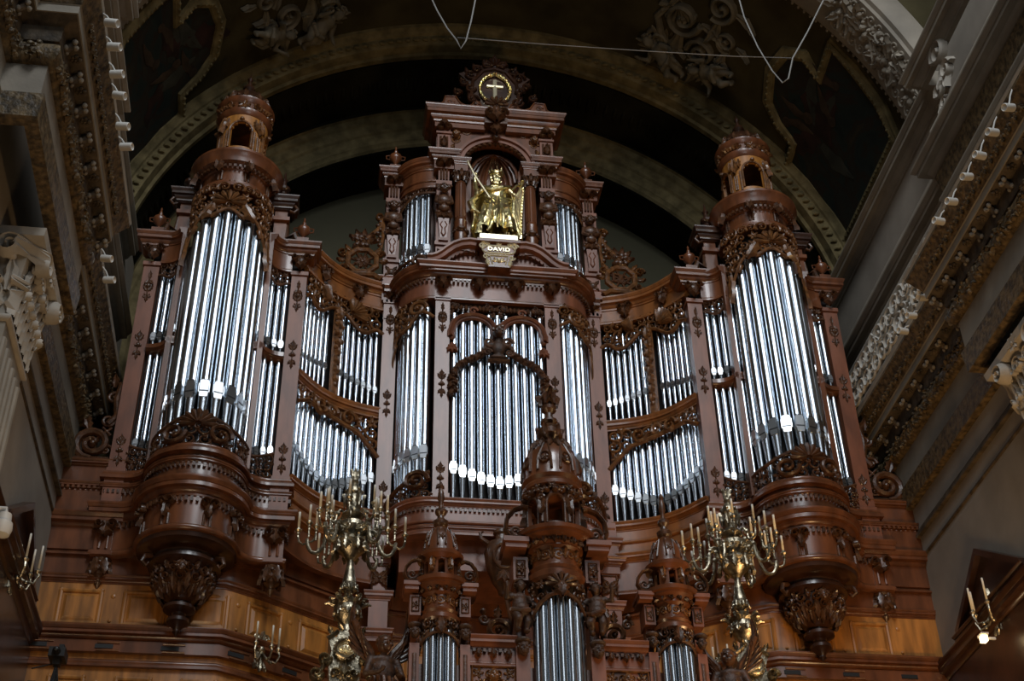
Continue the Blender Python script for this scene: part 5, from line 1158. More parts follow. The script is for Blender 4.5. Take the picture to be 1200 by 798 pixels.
mb = GB(); [mb.tube([(.50-.0*i-.022*i, -.16, 1.38-.03*i), (.44-.018*i, -.15, .3+.05*i)], .005, 4) for i in range(7)]; mb.build('strings', 'gold_pale', hp)

# ------------------------------------------------------------------ front case with its three turrets, on the gallery edge
FY = -6.3
def turret(x, s, zb, name, label):
    """s scales the small turret (cornice at zb); base below runs down into the front case"""
    t = thing(name, label, 'organ turret', (x, FY, zb))
    return t
def big_turret():
    t = thing('organ_turret', 'tall round turret with domed lantern in the middle of the front case', 'organ turret', (0, FY, 8))
    L = lambda prof, seg=36: MB().lathe(prof, 0, FY, seg)
    L([(.42, 7.5), (.42, 8.0), (.38, 8.05)]).build('foot', 'wood', t)
    L([(.27, 7.9), (.27, 9.8)], 20).build('inner_screen', 'case_inside', t)
    L([(.40, 9.66), (.44, 9.70), (.45, 9.78), (.40, 9.82), (.42, 9.88), (.37, 9.93), (.37, 10.20), (.42, 10.22), (.46, 10.26)]).build('band', 'wood', t)
    L([(.38, 10.16), (.42, 10.2), (.42, 10.24), (.46, 10.26), (.46, 10.29), (.57, 10.35), (.58, 10.38), (.62, 10.39), (.63, 10.45), (.56, 10.48), (.47, 10.50), (.44, 10.54)]).build('cornice', 'wood', t)
    mb = MB(); gridshell(mb, 0, FY, .40, 10.5, 11.2, arch_hole([(-pi/2-.05+i*pi/3, .4) for i in range(6)], .125, 10.6, 10.92)); ln = mb.build('lantern', 'wood', t, 50)
    mb = MB(cyl(0, FY, .40))
    for i in range(6):
        u = ((-.05+i*pi/3)*.40+pi*.4) % (2*pi*.4)-pi*.4; relief(mb, [(u+.14*cos(a), 10.92+.15*sin(a)) for a in [pi*j/10 for j in range(11)]], .025, .03); [relief(mb, [(u+q*.14, 10.58), (u+q*.14, 10.92)], .02, .025) for q in (-1, 1)]
        v = u+.21; leaf(mb, v, 11.1, -pi/2, .4, .06, .1); scroll(mb, v, 11.0, .05, 0, 1, 1.2, .02, .05); relief(mb, [(v, 10.85), (v, 10.6)], .03, .04)
    for i in range(22): u = (i-10.5)*2*pi*.4/22; flower(mb, u, 11.16+.03*(-1)**i, .07, 5, .05, i); boss(mb, u+.03, 11.12, .045, .1)
    mb.build('flower_band', 'carved', ln)
    mb = MB(cyl(0, FY, .46)); [leaf(mb, (i-9.5)*.1445, 10.37, -pi/2, .17, .05, .06, .0) for i in range(20)]; [boss(mb, (i-9)*.1445, 10.27, .025, .04) for i in range(20)]; mb.build('leaf_ring', 'carved', t)
    L([(.40, 11.2), (.47, 11.24), (.47, 11.3), (.43, 11.36), (.47, 11.42), (.45, 11.5), (.45, 11.62), (.43, 11.78), (.385, 11.92), (.31, 12.04), (.22, 12.11), (.15, 12.15)]).build('dome', 'wood', t)
    mb = MB(cyl(0, FY, lambda v: .42 if v is None else .455-max(0, v-11.55)**2*.62))
    for i in range(8):
        u = (i-3.5)*2*pi*.42/8; w_ = .085
        relief(mb, [(u-.10, 11.5), (u-.09, 11.75), (u-.04, 12.05)], .022, .04); relief(mb, [(u+.10, 11.5), (u+.09, 11.75), (u+.04, 12.05)], .022, .04)
        relief(mb, [(u+.08*cos(a), 11.72+.10*sin(a)) for a in [2*pi*j/10 for j in range(11)]], .018, .04); flower(mb, u, 11.72, .06, 5)
    for i in range(16): leaf(mb, (i-7.5)*2*pi*.42/16, 11.98, pi/2, .2, .07, .08)
    mb.build('dome_carving', 'carved', t)
    L([(.15, 12.12), (.19, 12.16), (.12, 12.2), (.10, 12.24), (.20, 12.34), (.21, 12.42), (.15, 12.50), (.09, 12.56), (.14, 12.6), (.14, 12.64), (.07, 12.68), (.065, 12.78), (.12, 12.84), (.13, 12.9), (.08, 12.94), (.10, 13.0), (.14, 13.06), (.10, 13.16), (.06, 13.26), (.08, 13.3), (.01, 13.4)], 16).build('finial', 'carved', t)
    mb = MB(cyl(0, FY, .15)); [leaf(mb, (i-2.5)*.157, 12.92, pi/2-.3*(-1)**i, .28, .07, .12, -.05) for i in range(6)]; [leaf(mb, (i-2.5)*.157, 12.3, pi/2, .2, .06, .06, .02) for i in range(6)]; mb.build('finial_leaves', 'carved', t)
    mb = MB(cyl(0, FY, .37)); [(scroll(mb, (i-5)*.2, 10.07, .085, i, (-1)**i, 1.4, .02), leaf(mb, (i-4.5)*.2, 10.0, pi/2, .17, .04, .05)) for i in range(11)]; mb.build('scroll_band', 'carved_gold', t)
    lo = lambda u: 9.40-.36*min(1, abs(u)/.5)**2-.0
    mb = MB(cyl(0, FY, .40))
    for q in (-1, 1):
        m2 = MB(mb.xf); carvefield(m2, 0, .58, lo, lambda u: 9.68, .17, 91, 0, False); rim(m2, 0, .6, lo, .03, .02, 16)
        mb.f += [tuple(i+len(mb.v) for i in f) for f in m2.f]; mb.v += [((-v[0]) if q < 0 else v[0], v[1], v[2]) for v in m2.v]
    shell(mb, 0, 9.5, .2, .2, pi-.2, 7, .06); leaf(mb, 0, 9.55, -pi/2, .26, .09, .1, .08); mb.build('carved_shade', 'carved', t)
    mb = MB(); head(mb, 0, FY-.46, 9.48, .15); mb.build('mask', 'carved', t)
    for k in (-1, 1):
        x = k*.54
        mb = MB(); mb.box(x-.10, x+.10, FY-.18, FY+.3, 7.6, 8.72); mb.box(x-.11, x+.11, FY-.14, FY+.3, 9.72, 10.1); mb.box(x-.07, x+.07, FY-.0, FY+.3, 8.7, 9.8); p = mb.build('side_pier', 'wood_sheen', t)
        mb = MB(flatxf(x, FY-.16)); flower(mb, 0, 9.9, .08, 5, .0); relief(mb, [(-.06, 9.78), (.06, 9.78), (.06, 10.03), (-.06, 10.03), (-.06, 9.78)], .015, .02); relief(mb, [(-.05, 7.8), (-.05, 8.35)], .02, .02); relief(mb, [(.05, 7.8), (.05, 8.35)], .02, .02); mb.build('pier_carving', 'carved', p); mb = MB(); head(mb, x, FY-.26, 8.58, .19); mb.ell((x, FY-.20, 8.72), .12, .12, .06); mb.build('mask', 'carved_matte', p)
        x2 = k*.62; mb = MB(); mb.box(x2-.16, x2+.16, FY-.30, FY+.3, 10.18, 10.26); mb.box(x2-.19, x2+.19, FY-.34, FY+.3, 10.26, 10.34); mb.build('shelf', 'wood_sheen', t)
        mb = MB(flatxf(x2, FY-.2)); pts = [(-.14*k, 10.36), (.10*k, 10.38), (.15*k, 10.5), (.12*k, 10.7), (.02*k, 10.84), (-.12*k, 10.9), (-.20*k, 10.88)]; relief(mb, pts, .035, .10); [boss(mb, a*.8, b, .02, .05, .04) for a, b in pts[1:]]; scroll(mb, -.02*k, 10.5, .10, 0, k, 1.3, .03)
        mb.build('volute', 'carved', t)
    return t
bt = big_turret()
for i in range(7):
    a = R_(-90+(i-3)*24); pipe(.33*cos(a), FY+.33*sin(a), cos(a), sin(a), 7.2, 7.6, 9.52-.10*abs(i-3), .066, 'grey pipe in the round tall turret of the front case', 'pipes of the tall front turret')
def small_turret(sg):
    x = 1.72*sg; side = 'left' if sg < 0 else 'right'
    t = thing('organ_turret', 'small domed turret at the %s of the front case' % side, 'organ turret', (x, FY, 8))
    L = lambda prof, seg=28: MB().lathe(prof, x, FY, seg)
    L([(.26, 7.5), (.26, 8.0)]).build('foot', 'wood', t); L([(.18, 7.9), (.18, 9.1)], 16).build('inner_screen', 'case_inside', t)
    L([(.27, 8.98), (.30, 9.02), (.30, 9.08), (.26, 9.12), (.28, 9.16), (.245, 9.2), (.245, 9.40), (.29, 9.44)]).build('band', 'wood', t)
    L([(.25, 9.38), (.29, 9.42), (.29, 9.46), (.37, 9.53), (.38, 9.56), (.42, 9.57), (.43, 9.63), (.36, 9.66), (.29, 9.70)]).build('cornice', 'wood', t)
    mb = MB(); gridshell(mb, x, FY, .25, 9.68, 10.04, arch_hole([(-pi/2+i*pi/3, .25) for i in range(6)], .062, 9.74, 9.9), 60, 20, .05); ln = mb.build('lantern', 'wood', t, 50)
    L([(.26, 9.98), (.34, 10.03), (.35, 10.08), (.26, 10.10), (.25, 10.18), (.245, 10.30), (.215, 10.42), (.15, 10.53), (.08, 10.6)]).build('dome', 'wood', t)
    L([(.07, 10.6), (.11, 10.64), (.12, 10.7), (.06, 10.75), (.05, 10.8), (.09, 10.85), (.09, 10.9), (.04, 10.95), (.035, 11.05), (.055, 11.1), (.05, 11.2), (.025, 11.28), (.04, 11.33), (.002, 11.42)], 12).build('finial', 'carved', t)
    mb = MB(cyl(x, FY, lambda v: .24 if v is None else .25-max(0, v-10.2)**2*.75))
    for i in range(6): u = (i-2.5)*.25; relief(mb, [(u-.07, 10.2), (u-.05, 10.5)], .016, .03); relief(mb, [(u+.07, 10.2), (u+.05, 10.5)], .016, .03)
    for i in range(6): flower(mb, (i-3)*.25, 10.34, .055, 5)
    mb.build('dome_carving', 'carved', t)
    mb = MB(cyl(x, FY, .30)); [leaf(mb, (i-7.5)*.118, 9.55, -pi/2, .13, .04, .05, .0) for i in range(16)]; mb.build('leaf_ring', 'carved', t)
    mb = MB(cyl(x, FY, .25))
    for i in range(6): v = (i-2.5)*.262; leaf(mb, v, 10.02, -pi/2, .24, .04, .07); boss(mb, v, 9.8, .035, .07)
    for i in range(8): scroll(mb, (i-4)*.19, 9.30, .065, i, (-1)**i, 1.3, .016); leaf(mb, (i-3.5)*.19, 9.26, pi/2, .12, .03, .04)
    mb.build('band_carving', 'carved_gold', t)
    lo = lambda u: 8.78-.16*min(1, abs(u)/.34)**2
    mb = MB(cyl(x, FY, .27)); carvefield(mb, -.4, .4, lo, lambda u: 9.0, .13, 93); rim(mb, -.42, .42, lo, .022, .02, 16); leaf(mb, 0, 8.98, -pi/2, .26, .07, .08, .04)
    for q in (-1, 1): leaf(mb, q*.36, 8.8, -pi/2, .3, .05, .06)
    mb.build('carved_shade', 'carved', t)
    for k in (-1, 1):
        xx = x+k*.36; mb = MB(); mb.box(xx-.07, xx+.07, FY-.14, FY+.2, 7.6, 8.66); mb.box(xx-.08, xx+.08, FY-.12, FY+.2, 9.1, 9.42); mb.box(xx-.05, xx+.05, FY, FY+.2, 8.6, 9.2); p = mb.build('side_pier', 'wood_sheen', t)
        mb = MB(flatxf(xx, FY-.12)); flower(mb, 0, 9.26, .06); relief(mb, [(-.05, 9.16), (.05, 9.16), (.05, 9.38), (-.05, 9.38), (-.05, 9.16)], .012, .02); relief(mb, [(0, 8.0), (0, 8.5)], .03, .02, .02); mb.build('pier_carving', 'carved', p); mb = MB(); head(mb, xx, FY-.18, 8.80, .16); mb.ell((xx, FY-.15, 8.92), .10, .10, .05); mb.build('mask', 'carved_matte', p)
        xs = x+k*.42; mb = MB(); mb.box(xs-.10, xs+.10, FY-.22, FY+.2, 9.46, 9.52); mb.box(xs-.12, xs+.12, FY-.25, FY+.2, 9.52, 9.58); mb.build('shelf', 'wood_sheen', t)
        mb = MB(flatxf(xs, FY-.16)); pts = [(-.10*k, 9.6), (.07*k, 9.61), (.11*k, 9.7), (.09*k, 9.82), (.02*k, 9.92), (-.07*k, 9.95), (-.13*k, 9.92)]; relief(mb, pts, .025, .08); scroll(mb, 0, 9.72, .08, 0, k, 1.3, .025); mb.build('volute', 'carved', t)
    for i in range(5):
        a = R_(-90+(i-2)*30); pipe(x+.22*cos(a), FY+.22*sin(a), cos(a), sin(a), 7.2, 7.6, 8.92-.05*abs(i-2), .052, 'grey pipe in the small %s turret of the front case' % side, 'pipes of the small %s front turret' % side)
for s_ in (-1, 1): small_turret(s_)
fc = thing('front_organ_case', 'low carved front organ case between the three turrets', 'organ case', (0, FY, 7))
MB().box(-2.0, 2.0, FY-.02, FY+1.1, 6.3, 8.4).build('body', 'wood', fc)
for k in (-1, 1):
    a, b = (-1.29, -.62) if k < 0 else (.62, 1.29); pth = [(a, FY-.1), (b, FY-.1)]
    mb = MB(); slab(mb, pth, 8.1, 8.76, FY+.6); sweep(mb, cornice(8.62, 8.80, .12), pth); sweep(mb, basep(8.36, 8.44, .04), pth); mb.build('cornice', 'wood_sheen', fc)
    mb = MB(); dentils(mb, pth, 8.56, 8.61, .06, .04, .035); 
    for x in (a+.12, (a+b)/2, b-.12): mb.xf = flatxf(x, FY-.1); leaf(mb, 0, 8.62, -pi/2, .14, .05, .1, .02)
    mb.xf = ident; mb.build('dentil_band', 'carved', fc)
    mb = MB(flatxf(0, FY-.10)); carvefield(mb, a+.06, b-.06, lambda u: 8.02, lambda u: 8.34, .15, 95, .0); relief(mb, [(a+.03, 8.0), (b-.03, 8.0), (b-.03, 8.36), (a+.03, 8.36), (a+.03, 8.0)], .025, .04); mb.xf = ident; head(mb, (a+b)/2, FY-.16, 8.2, .17); mb.build('openwork_panel', 'carved_gold', fc)
    mb = MB(flatxf(0, FY+.1)); c = .86; scroll(mb, k*c, 9.0, .19, -pi/2, -k, 1.7, .05, 0, .1); relief(mb, [(k*(c-.2), 8.8), (k*(c+.3), 8.8)], .03, .08); scroll(mb, k*(c+.2), 9.18, .08, 0, k, 1.3, .03); relief(mb, [(k*.7, 8.85), (k*.66, 9.2), (k*.72, 9.5), (k*.66, 9.62)], .04, .06); scroll(mb, k*.7, 9.55, .06, 0, k, 1.2, .02); leaf(mb, k*c, 9.18, pi/2, .2, .06, .06); boss(mb, k*(c+.22), 9.30, .05, .08); mb.build('crest_scroll', 'carved', fc)
    x = k*2.28; mb = MB(); mb.box(x-.10, x+.10, FY-.05, FY+.4, 6.3, 9.0) if False else None
for k in (-1, 1):
    side = 'left' if k < 0 else 'right'
    child('carved_putto', 'standing carved wooden child against the %s pier of the tall turret' % side, 'statue', (k*.56, FY-.16, 8.84), .86, -.3*k, 'carved_matte', 'carved', None, (.9, -.3) if k < 0 else (-.6, 1.1), False, None, .018)
# winged carved angels at the ends of the front case
def angel(k):
    side = 'left' if k < 0 else 'right'; x = k*2.5; base = Vector((x, FY+.0, 7.3))
    t = thing('carved_angel', 'dark carved winged angel at the %s end of the front case' % side, 'statue', tuple(base))
    M0 = Matrix.Translation(base) @ Matrix.Rotation(-.3*k, 4, 'Z')
    def bd(mb):
        mb.ell((0, 0, .95), .17, .13, .22, 12, 8); mb.ell((0, 0, .66), .15, .13, .2, 12, 8); mb.ell((0, 0, 1.13), .19, .11, .08, 10, 6); mb.ell((0, -.01, 1.24), .055, .055, .08, 8, 6); mb.ell((0, .0, .3), .2, .17, .35, 12, 8)
        for q in (-1, 1): limb(mb, [(q*.19, 0, 1.12), (q*.27, -.05, .88), (q*.14, -.22, .86)], [.07, .055, .04]); hand(mb, (q*.12, -.25, .87), (-q*.3, -.6, .3), (0, 0, 1), .9)
    figure('body', 'carved_matte', t, bd, .02, M0)
    mb = MB(lambda p: tuple(M0 @ Vector(p))); head(mb, 0, -.03, 1.37, .25); mb.build('head', 'carved', t)
    mb = MB(lambda p: tuple(M0 @ Vector(p))); [mb.tube([(.17*cos(a), .14*sin(a), .85), (.2*cos(a+.2), .17*sin(a+.2), .45), (.25*cos(a), .2*sin(a), 0)], [.03, .04, .05], 6) for a in [2*pi*i/14 for i in range(14)]]; mb.build('robe', 'carved', t)
    for q in (-1, 1):
        mb = MB(lambda p: tuple(M0 @ Vector((q*p[0], .12-p[2], p[1]))))
        relief(mb, [(.06, 1.0), (.16, 1.3), (.32, 1.5), (.42, 1.72)], .05, .06)
        for j in range(9): leaf(mb, .12+.035*j, 1.15+.06*j, pi/2-1.25+.13*j, .42, .05, .03, -.01*j, 1, .2)
        for j in range(6): leaf(mb, .10+.045*j, 1.1+.07*j, pi/2-1.0+.12*j, .22, .045, .04, .03, 1, .2)
        mb.build('wing', 'carved', t)
for k in (-1, 1): angel(k)

# ------------------------------------------------------------------ tall brass candelabra
def candelabrum(x, side):
    y = -5.55
    t = thing('candelabrum', 'tall many-armed brass candelabrum with unlit white candles standing %s of the front case' % side, 'candelabrum', (x, y, 6.3))
    L = lambda prof, seg=20: MB().lathe(prof, x, y, seg)
    L([(.45, 6.3), (.45, 6.5), (.34, 6.6), (.3, 7.0), (.34, 7.6), (.3, 8.0), (.26, 8.3)]).build('pedestal', 'brass', t)
    L([(.20, 8.2), (.24, 8.5), (.22, 8.95), (.16, 9.05), (.12, 9.1), (.09, 9.14), (.10, 9.2), (.085, 9.26), (.08, 9.3), (.12, 9.34), (.18, 9.42), (.21, 9.52), (.19, 9.60), (.22, 9.66), (.16, 9.70), (.10, 9.74), (.06, 9.80), (.08, 9.85), (.12, 9.88), (.13, 9.96), (.11, 9.99), (.105, 10.02), (.055, 10.3), (.05, 10.38), (.09, 10.41), (.06, 10.44)]).build('stem', 'brass', t)
    mb = MB(cyl(x, y, .19)); [leaf(mb, (i-4)*.133, 9.58, -pi/2, .16, .04, .03, .0) for i in range(9)]; [leaf(mb, (i-4)*.133, 9.64, pi/2, .10, .045, .07, .02) for i in range(9)]
    mb.xf = cyl(x, y, .12); [leaf(mb, (i-4)*.084, 9.97, -pi/2, .12, .03, .03) for i in range(9)]; mb.xf = ident
    for i in range(6): a = i*2*pi/6+.0; mb.tube([(x+.2*cos(a), y+.2*sin(a), 9.62), (x+.29*cos(a), y+.29*sin(a), 9.66), (x+.35*cos(a), y+.35*sin(a), 9.64)], [.04, .03, .012], 6)
    mb.build('vase_leaves', 'brass', t)
    mb = MB(); mb.prism([(x+a, b) for a, b in ((-.20, 8.3), (.20, 8.3), (.24, 8.6), (.20, 8.8), (.26, 9.0), (.14, 9.02), (.10, 9.12), (-.10, 9.12), (-.14, 9.02), (-.26, 9.0), (-.20, 8.8), (-.24, 8.6))], y-.22, y+.22)
    mb.xf = flatxf(x, y-.22); [relief(mb, [(q*.12, 9.1), (q*.2, 9.03), (q*.27, 8.98)], .03, .06) for q in (-1, 1)]
    for q in (-1, 1): scroll(mb, q*.29, 8.66, .09, 0, q, 1.5, .03, 0, .12); scroll(mb, q*.40, 8.42, .10, 0, q, 1.5, .03, 0, .12); leaf(mb, q*.2, 9.05, pi/2-q*.5, .14, .04, .05); relief(mb, [(q*.3, 8.56), (q*.34, 8.48), (q*.38, 8.32)], .035, .08); scroll(mb, q*.13, 8.45, .07, 0, -q, 1.3, .02, 0, .08); leaf(mb, q*.05, 9.12, pi/2-q*.7, .13, .04, .06)
    leaf(mb, 0, 8.62, -pi/2, .22, .08, .08); flower(mb, 0, 8.4, .1, 6)
    mb.build('cartouche', 'brass', t)
    mb = MB(flatxf(x, y-.25)); relief(mb, [(.145*cos(a), 8.81+.145*sin(a)) for a in [2*pi*i/20 for i in range(21)]], .03, .06); [boss(mb, .17*cos(a), 8.81+.17*sin(a), .016, .03, .02) for a in [2*pi*i/20 for i in range(20)]]; mb.build('medallion_ring', 'brass', t)
    mb = MB(flatxf(x, y-.22)); boss(mb, 0, 8.81, .135, .035); shell(mb, 0, 8.75, .12, .2, pi-.2, 7, .03); mb.build('medallion', 'gold_pale', t)
    L([(.05, 10.4), (.12, 10.46), (.22, 10.56), (.27, 10.66), (.24, 10.72), (.16, 10.76), (.20, 10.84), (.24, 10.92), (.22, 11.0), (.14, 11.06), (.10, 11.1), (.18, 11.16), (.14, 11.22), (.10, 11.26), (.12, 11.34), (.13, 11.44), (.10, 11.52), (.13, 11.56), (.13, 11.6), (.09, 11.68), (.05, 11.74), (.07, 11.78), (.05, 11.84), (.02, 11.92), (.002, 12.02)]).build('crown', 'brass', t)
    mb = MB(cyl(x, y, .22)); [leaf(mb, (i-4.5)*.138, 10.62, pi/2, .14, .05, .05, .02) for i in range(10)]; [leaf(mb, (i-4.5)*.138, 10.66, -pi/2, .2, .05, .05, .03) for i in range(10)]; [scroll(mb, (i-3.5)*.172, 10.88, .06, i, 1, 1.3, .018, .02) for i in range(8)]
    mb.xf = cyl(x, y, .12); [leaf(mb, (i-2.5)*.126, 11.3, pi/2, .25, .04, .05, .01) for i in range(6)]; [boss(mb, (i-2.5)*.126, 11.6, .03, .04) for i in range(6)]
    mb.xf = cyl(x, y, .04); [leaf(mb, (i-2)*.05, 11.8, pi/2, .2, .03, .04) for i in range(5)]; mb.build('crown_leaves', 'brass', t)
    cups = []
    def cup(mb, px, py, z, s=1.): mb.lathe([(.012, z-.14), (.022, z-.12), (.015, z-.09), (.03, z-.06), (.022, z-.04), (.03, z-.02), (.055*s, z), (.055*s, z+.012), (.026, z+.015), (.026, z+.05), (.002, z+.05)], px, py, 10)
    for i, (ang, tier) in enumerate([(a, 0) for a in (0, 52, 128, 180, 232, 308)]+[(a, 1) for a in (20, 80, 140, 200, 260, 320)]):
        a = R_(ang); c, s_ = cos(a), sin(a)
        if tier == 0:
            pr_ = [(.16, 10.66), (.24, 10.86), (.34, 10.90), (.40, 10.80), (.42, 10.64), (.50, 10.50), (.60, 10.50), (.66, 10.60), (.68, 10.72)]
            pr2 = [(.66, 10.66), (.74, 10.62), (.80, 10.66), (.82, 10.74)]; pr3 = [(.68, 10.66), (.60, 10.68), (.56, 10.74), (.56, 10.80)]
            ends = [(.82, 10.86, 0), (.66, 11.0, .0), (.55, 10.94, 0)]
        else:
            pr_ = [(.12, 11.14), (.20, 11.22), (.26, 11.14), (.28, 11.02), (.34, 10.98), (.40, 11.04), (.41, 11.14)]; pr2 = pr3 = None; ends = [(.41, 11.26, 0)]
        mb = MB(); cv = lambda q: [(x+r*c, y+r*s_, z) for r, z in q]
        P_ = cv(pr_); Q = []
        for j in range(len(P_)-1):
            p0 = Vector(P_[max(0, j-1)]); p1 = Vector(P_[j]); p2 = Vector(P_[j+1]); p3 = Vector(P_[min(len(P_)-1, j+2)])
            for u in (0, .33, .66): Q.append(.5*((2*p1)+(-p0+p2)*u+(2*p0-5*p1+4*p2-p3)*u*u+(-p0+3*p1-3*p2+p3)*u**3))
        Q.append(Vector(P_[-1])); mb.tube(Q, [.03 if tier == 0 else .02]*len(Q), 8)
        mb.ell(Q[len(Q)//3], .05, .05, .05, 8, 6)
        if pr2: mb.tube(cv(pr2), .018, 6); mb.tube(cv(pr3), .018, 6); mb.ell(cv([(.30, 10.82)])[0], .045, .045, .045, 8, 6); mb.tube([(x+(.30+.06*cos(b))*c, y+(.30+.06*cos(b))*s_, 10.82+.06*sin(b)) for b in [i_*.6 for i_ in range(9)]], .018, 6)
        for r, z, o in ends: mb.tube(cv([(r, z-.24 if tier == 0 and r != .82 else z-.13), (r, z-.1)]), .016, 6); cup(mb, x+r*c, y+r*s_, z); cups.append((x+r*c, y+r*s_, z+.03, tier))
        mb.build('arm', 'brass', t)
    for cx_, cy_, z, tier in cups:
        o = candle(cx_, cy_, z, .30, 'white candle in the %s tier of the %s candelabrum' % ('upper' if tier else 'lower', side), 'candles of the %s candelabrum, %s tier' % (side, 'upper' if tier else 'lower'))
CND = None
def candle(x, y, z, h, label, group=None):
    global CND
    if CND is None:
        mb = MB(); mb.lathe([(.019, 0), (.019, .97), (.015, .99), (.003, 1.0)], seg=12); me = bpy.data.meshes.new('candle'); me.from_pydata(mb.v, [], mb.f); me.polygons.foreach_set('use_smooth', [True]*len(me.polygons)); me.materials.append(M['candle']); CND = me
    o = bpy.data.objects.new('candle', CND); COL.objects.link(o); o.location = (x, y, z); o.scale = (1, 1, h); return props(o, label, 'candle', group)
for x, s in ((-3.03, 'left'), (3.03, 'right')): candelabrum(x, s)

# ------------------------------------------------------------------ sconces on the walls, spotlights, cables and small things
def sconce(px, y, z, n_, label, cl, s=1.):      # n_: unit vector out of the wall; drawn with three arms
    n_ = Vector(n_).normalized(); tn = Vector((0, 0, 1)).cross(n_); o = Vector((px, y, z))
    t = thing('wall_sconce', label, 'wall sconce', (px, y, z)); W = lambda u, v, d: tuple(o+tn*u*s+Vector((0, 0, v))*s+n_*d*s)
    mb = MB(lambda p: W(p[0], p[1], p[2])); leaf(mb, 0, -.25, pi/2, .62, .10, .08); boss(mb, 0, .05, .10, .1); [scroll(mb, q*.08, .28, .07, 0, q, 1.4, .02) for q in (-1, 1)]; [leaf(mb, 0, -.1, -pi/2+q, .25, .06, .05) for q in (-.5, 0, .5)]; mb.build('backplate', 'brass', t)
    for u, d, h in ((-.22, .22, .02), (0, .36, -.04), (.22, .22, .02)):
        mb = MB(); mb.tube([W(0, 0, .06), W(u*.4, -.16, d*.5), W(u*.9, -.20, d*.9), W(u*1.1, -.08, d*1.05), W(u, h, d)], .02*s, 8); mb.ell(W(u*.6, -.19, d*.65), .035*s); c = W(u, h, d); mb.lathe([(.012, c[2]-.05), (.03, c[2]-.02), (.055, c[2]+.02), (.055, c[2]+.035), (.025, c[2]+.04), (.025, c[2]+.07)], c[0], c[1], 10); mb.build('arm', 'brass', t)
        candle(c[0], c[1], c[2]+.06, .36*s, 'white candle in the %s' % cl, 'candles of the '+cl)
sconce(-8.60, -3.0, 11.30, (1, 0, 0), 'brass sconce with white candles on the left side wall', 'left side wall sconce', 1.25)
sconce(8.60, -3.0, 11.30, (-1, 0, 0), 'brass sconce with white candles on the right side wall', 'right side wall sconce', 1.25)
def on_wall(X):
    for i, q in enumerate(wpath[:-1]):
        a, b = wpath[i], wpath[i+1]
        if a[0] <= X <= b[0]: t_ = (X-a[0])/(b[0]-a[0]); dx, dy = b[0]-a[0], b[1]-a[1]; l = math.hypot(dx, dy); return a[1]+(b[1]-a[1])*t_, (dy/l, -dx/l, 0)
for X, s in ((-4.60, 'left'), (4.35, 'right')):
    yy, nn = on_wall(X); sconce(X+nn[0]*.12, yy+nn[1]*.12, 11.25, nn, 'brass candle sconce on the curved wooden wall behind the %s candelabrum' % s, 'sconce on the %s curved wall' % s, 1.1)
def spotlight(px, py, X, k, label, group):
    p = atX(px, py, X); t = thing('spotlight', label, 'spotlight', tuple(p), group); sgn = 1 if X > 0 else -1
    d = Vector((-sgn*.95, -.25, -.22+.10*((k*7) % 3-1))).normalized(); q = p
    rot = d.to_track_quat('Z', 'Y').to_matrix()
    mb = MB(lambda v: tuple(q+rot @ Vector(v))); mb.lathe([(.05, -.11), (.07, -.10), (.07, .10), (.062, .11), (.055, .09), (.002, .08)], 0, 0, 16); mb.build('housing', 'white_paint', t)
    e_ = Vector((sgn*(7.40 if abs(X) < 7.5 else 7.98), q.y, 17.39)); mb = MB(); mb.tube([q, q.lerp(e_, .5)+Vector((0, 0, .04)), e_], .014, 6); mb.build('mounting_arm', 'white_paint', t)
for i, (a, b) in enumerate(((131, 27), (134, 55), (137, 87), (140, 112), (144, 148), (148, 172))): spotlight(a, b, -7.20, i, 'small white spotlight on the near part of the left cornice edge', 'spotlights on the near left cornice')
for i, (a, b) in enumerate(((121, 280), (125, 303), (128, 328))): spotlight(a, b, -7.80, i, 'small white spotlight on the far part of the left cornice edge', 'spotlights on the far left cornice')
for i, (a, b) in enumerate(((1182, 126), (1163, 155), (1148, 182), (1133, 207), (1115, 236), (1100, 259))): spotlight(a, b, 7.20, i, 'small white spotlight on the near part of the right cornice edge', 'spotlights on the near right cornice')
for i, (a, b) in enumerate(((1081, 349), (1068, 370), (1058, 388))): spotlight(a, b, 7.80, i, 'small white spotlight before the carved tracery rail', 'spotlights before the tracery rail')
def cable(pts, name, label, r=.012):
    mb = MB(); mb.tube([atY(px, py, y) for px, py, y in pts], r, 5); props(mb.build(name, 'cable', None), label, 'cable')
cable([(500, -14, -10), (512, 12, -10), (524, 33, -10), (535, 47, -10), (540, 57, -10), (546, 48, -10), (552, 25, -10), (559, -10, -10)], 'hanging_cable', 'thin pale cable hanging in a V above the cross-topped crest')
cable([(862, -16, -10), (872, 20, -10), (888, 55, -10), (905, 83, -10), (917, 97, -10), (924, 92, -10), (929, 68, -10), (946, 38, -10), (972, -14, -10)], 'hanging_cable', 'thin pale cable hanging in a wide V near the right ceiling painting')
cable([(536, 44, -10), (640, 52, -10), (760, 60, -10), (860, 66, -10), (929, 68, -10)], 'tension_wire', 'fine wire stretched across the vault between the two hanging cables', .007)
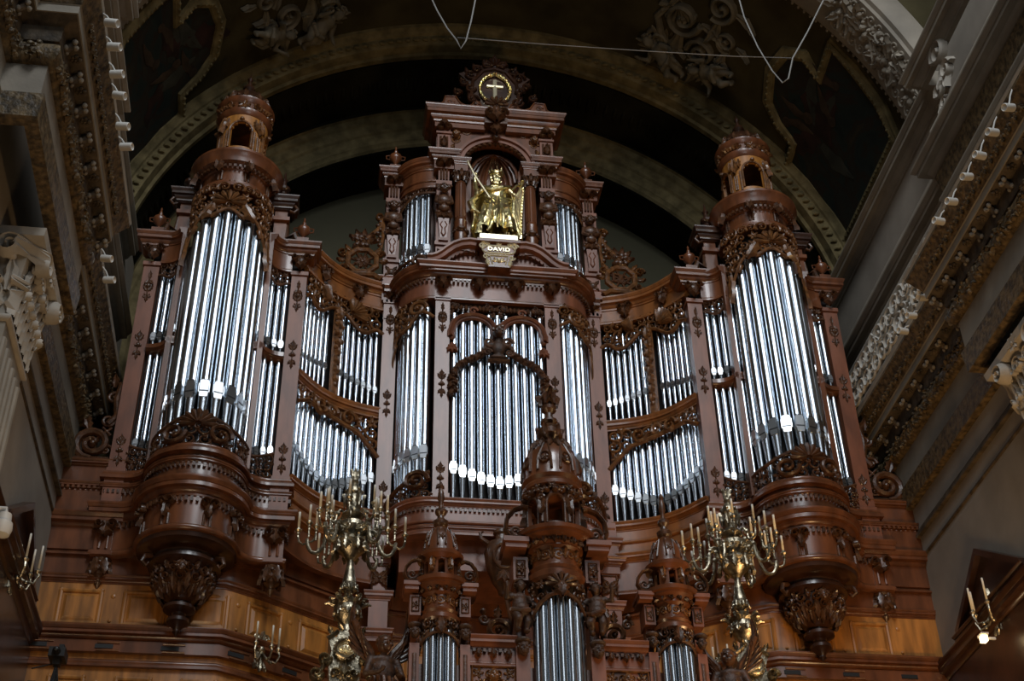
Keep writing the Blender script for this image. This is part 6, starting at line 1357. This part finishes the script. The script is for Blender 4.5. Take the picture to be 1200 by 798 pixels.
# video camera on a tripod in the lower left corner
p = atY(68, 768, -2.6)
t = thing('video_camera', 'black video camera on a tripod before the panelling at lower left', 'video camera', (p.x, p.y, 6.3))
mb = MB(); mb.cbox(p.x, p.y, p.z, .26, .34, .16); mb.xf = lambda q: (p.x+q[0], p.y-.17-q[2], p.z+q[1]); mb.lathe([(.06, 0), (.07, .02), (.07, .1), (.055, .12)]) if False else boss(mb, 0, 0, .07, .12); mb.xf = ident; mb.cbox(p.x+.05, p.y, p.z+.12, .08, .2, .07); mb.cbox(p.x, p.y, p.z-.13, .12, .14, .1); mb.build('camera_body', 'black', t)
for a in (.3, 2.4, 4.5): mb = MB(); mb.tube([(p.x, p.y, p.z-.16), (p.x+.15*cos(a), p.y+.15*sin(a), p.z-.9), (p.x+.5*cos(a), p.y+.5*sin(a), 6.31)], .022, 6); mb.build('leg', 'black', t)
mb = MB(); mb.tube([(p.x, p.y, p.z-.15), (p.x, p.y, p.z-1.2)], .03, 6); mb.tube([(p.x-.05, p.y, p.z-.15), (p.x-.32, p.y-.25, p.z-.35)], .012, 6); mb.build('centre_column', 'black', t)
# white pan-tilt camera at the left wall, glowing lamp at the right wainscot
q = atX(4, 613, -8.25)
t = thing('wall_camera', 'white domed camera bracketed to the left side wall at the picture edge', 'security camera', tuple(q))
MB().lathe([(.02, q.z+.16), (.10, q.z+.15), (.11, q.z+.02), (.14, q.z), (.15, q.z-.1), (.12, q.z-.2), (.04, q.z-.24)], q.x, q.y, 20).build('housing', 'white_paint', t)
mb = MB(); mb.tube([(q.x, q.y, q.z+.14), (q.x, q.y, q.z+.24), (-8.62, q.y, q.z+.24)], .045, 8); mb.build('bracket', 'white_paint', t)
q = atX(1153, 749, 8.15)
t = thing('wall_lamp', 'small glowing lamp on the dark wainscot at the lower right', 'lamp', tuple(q))
MB().cbox(q.x, q.y, q.z, .10, .13, .10).build('diffuser', 'lamp_glow', t)
mb = MB(); mb.cbox(q.x+.12, q.y, q.z+.02, .2, .04, .04); mb.cbox(q.x+.0, q.y, q.z+.08, .14, .18, .03); mb.build('bracket', 'white_paint', t)
l = bpy.data.lights.new('wall_lamp_light', 'POINT'); l.energy = 4; l.color = (1, .72, .4); l.shadow_soft_size = .1; lo_ = bpy.data.objects.new('wall_lamp_light', l); COL.objects.link(lo_); lo_.location = q+Vector((-.2, 0, -.15))
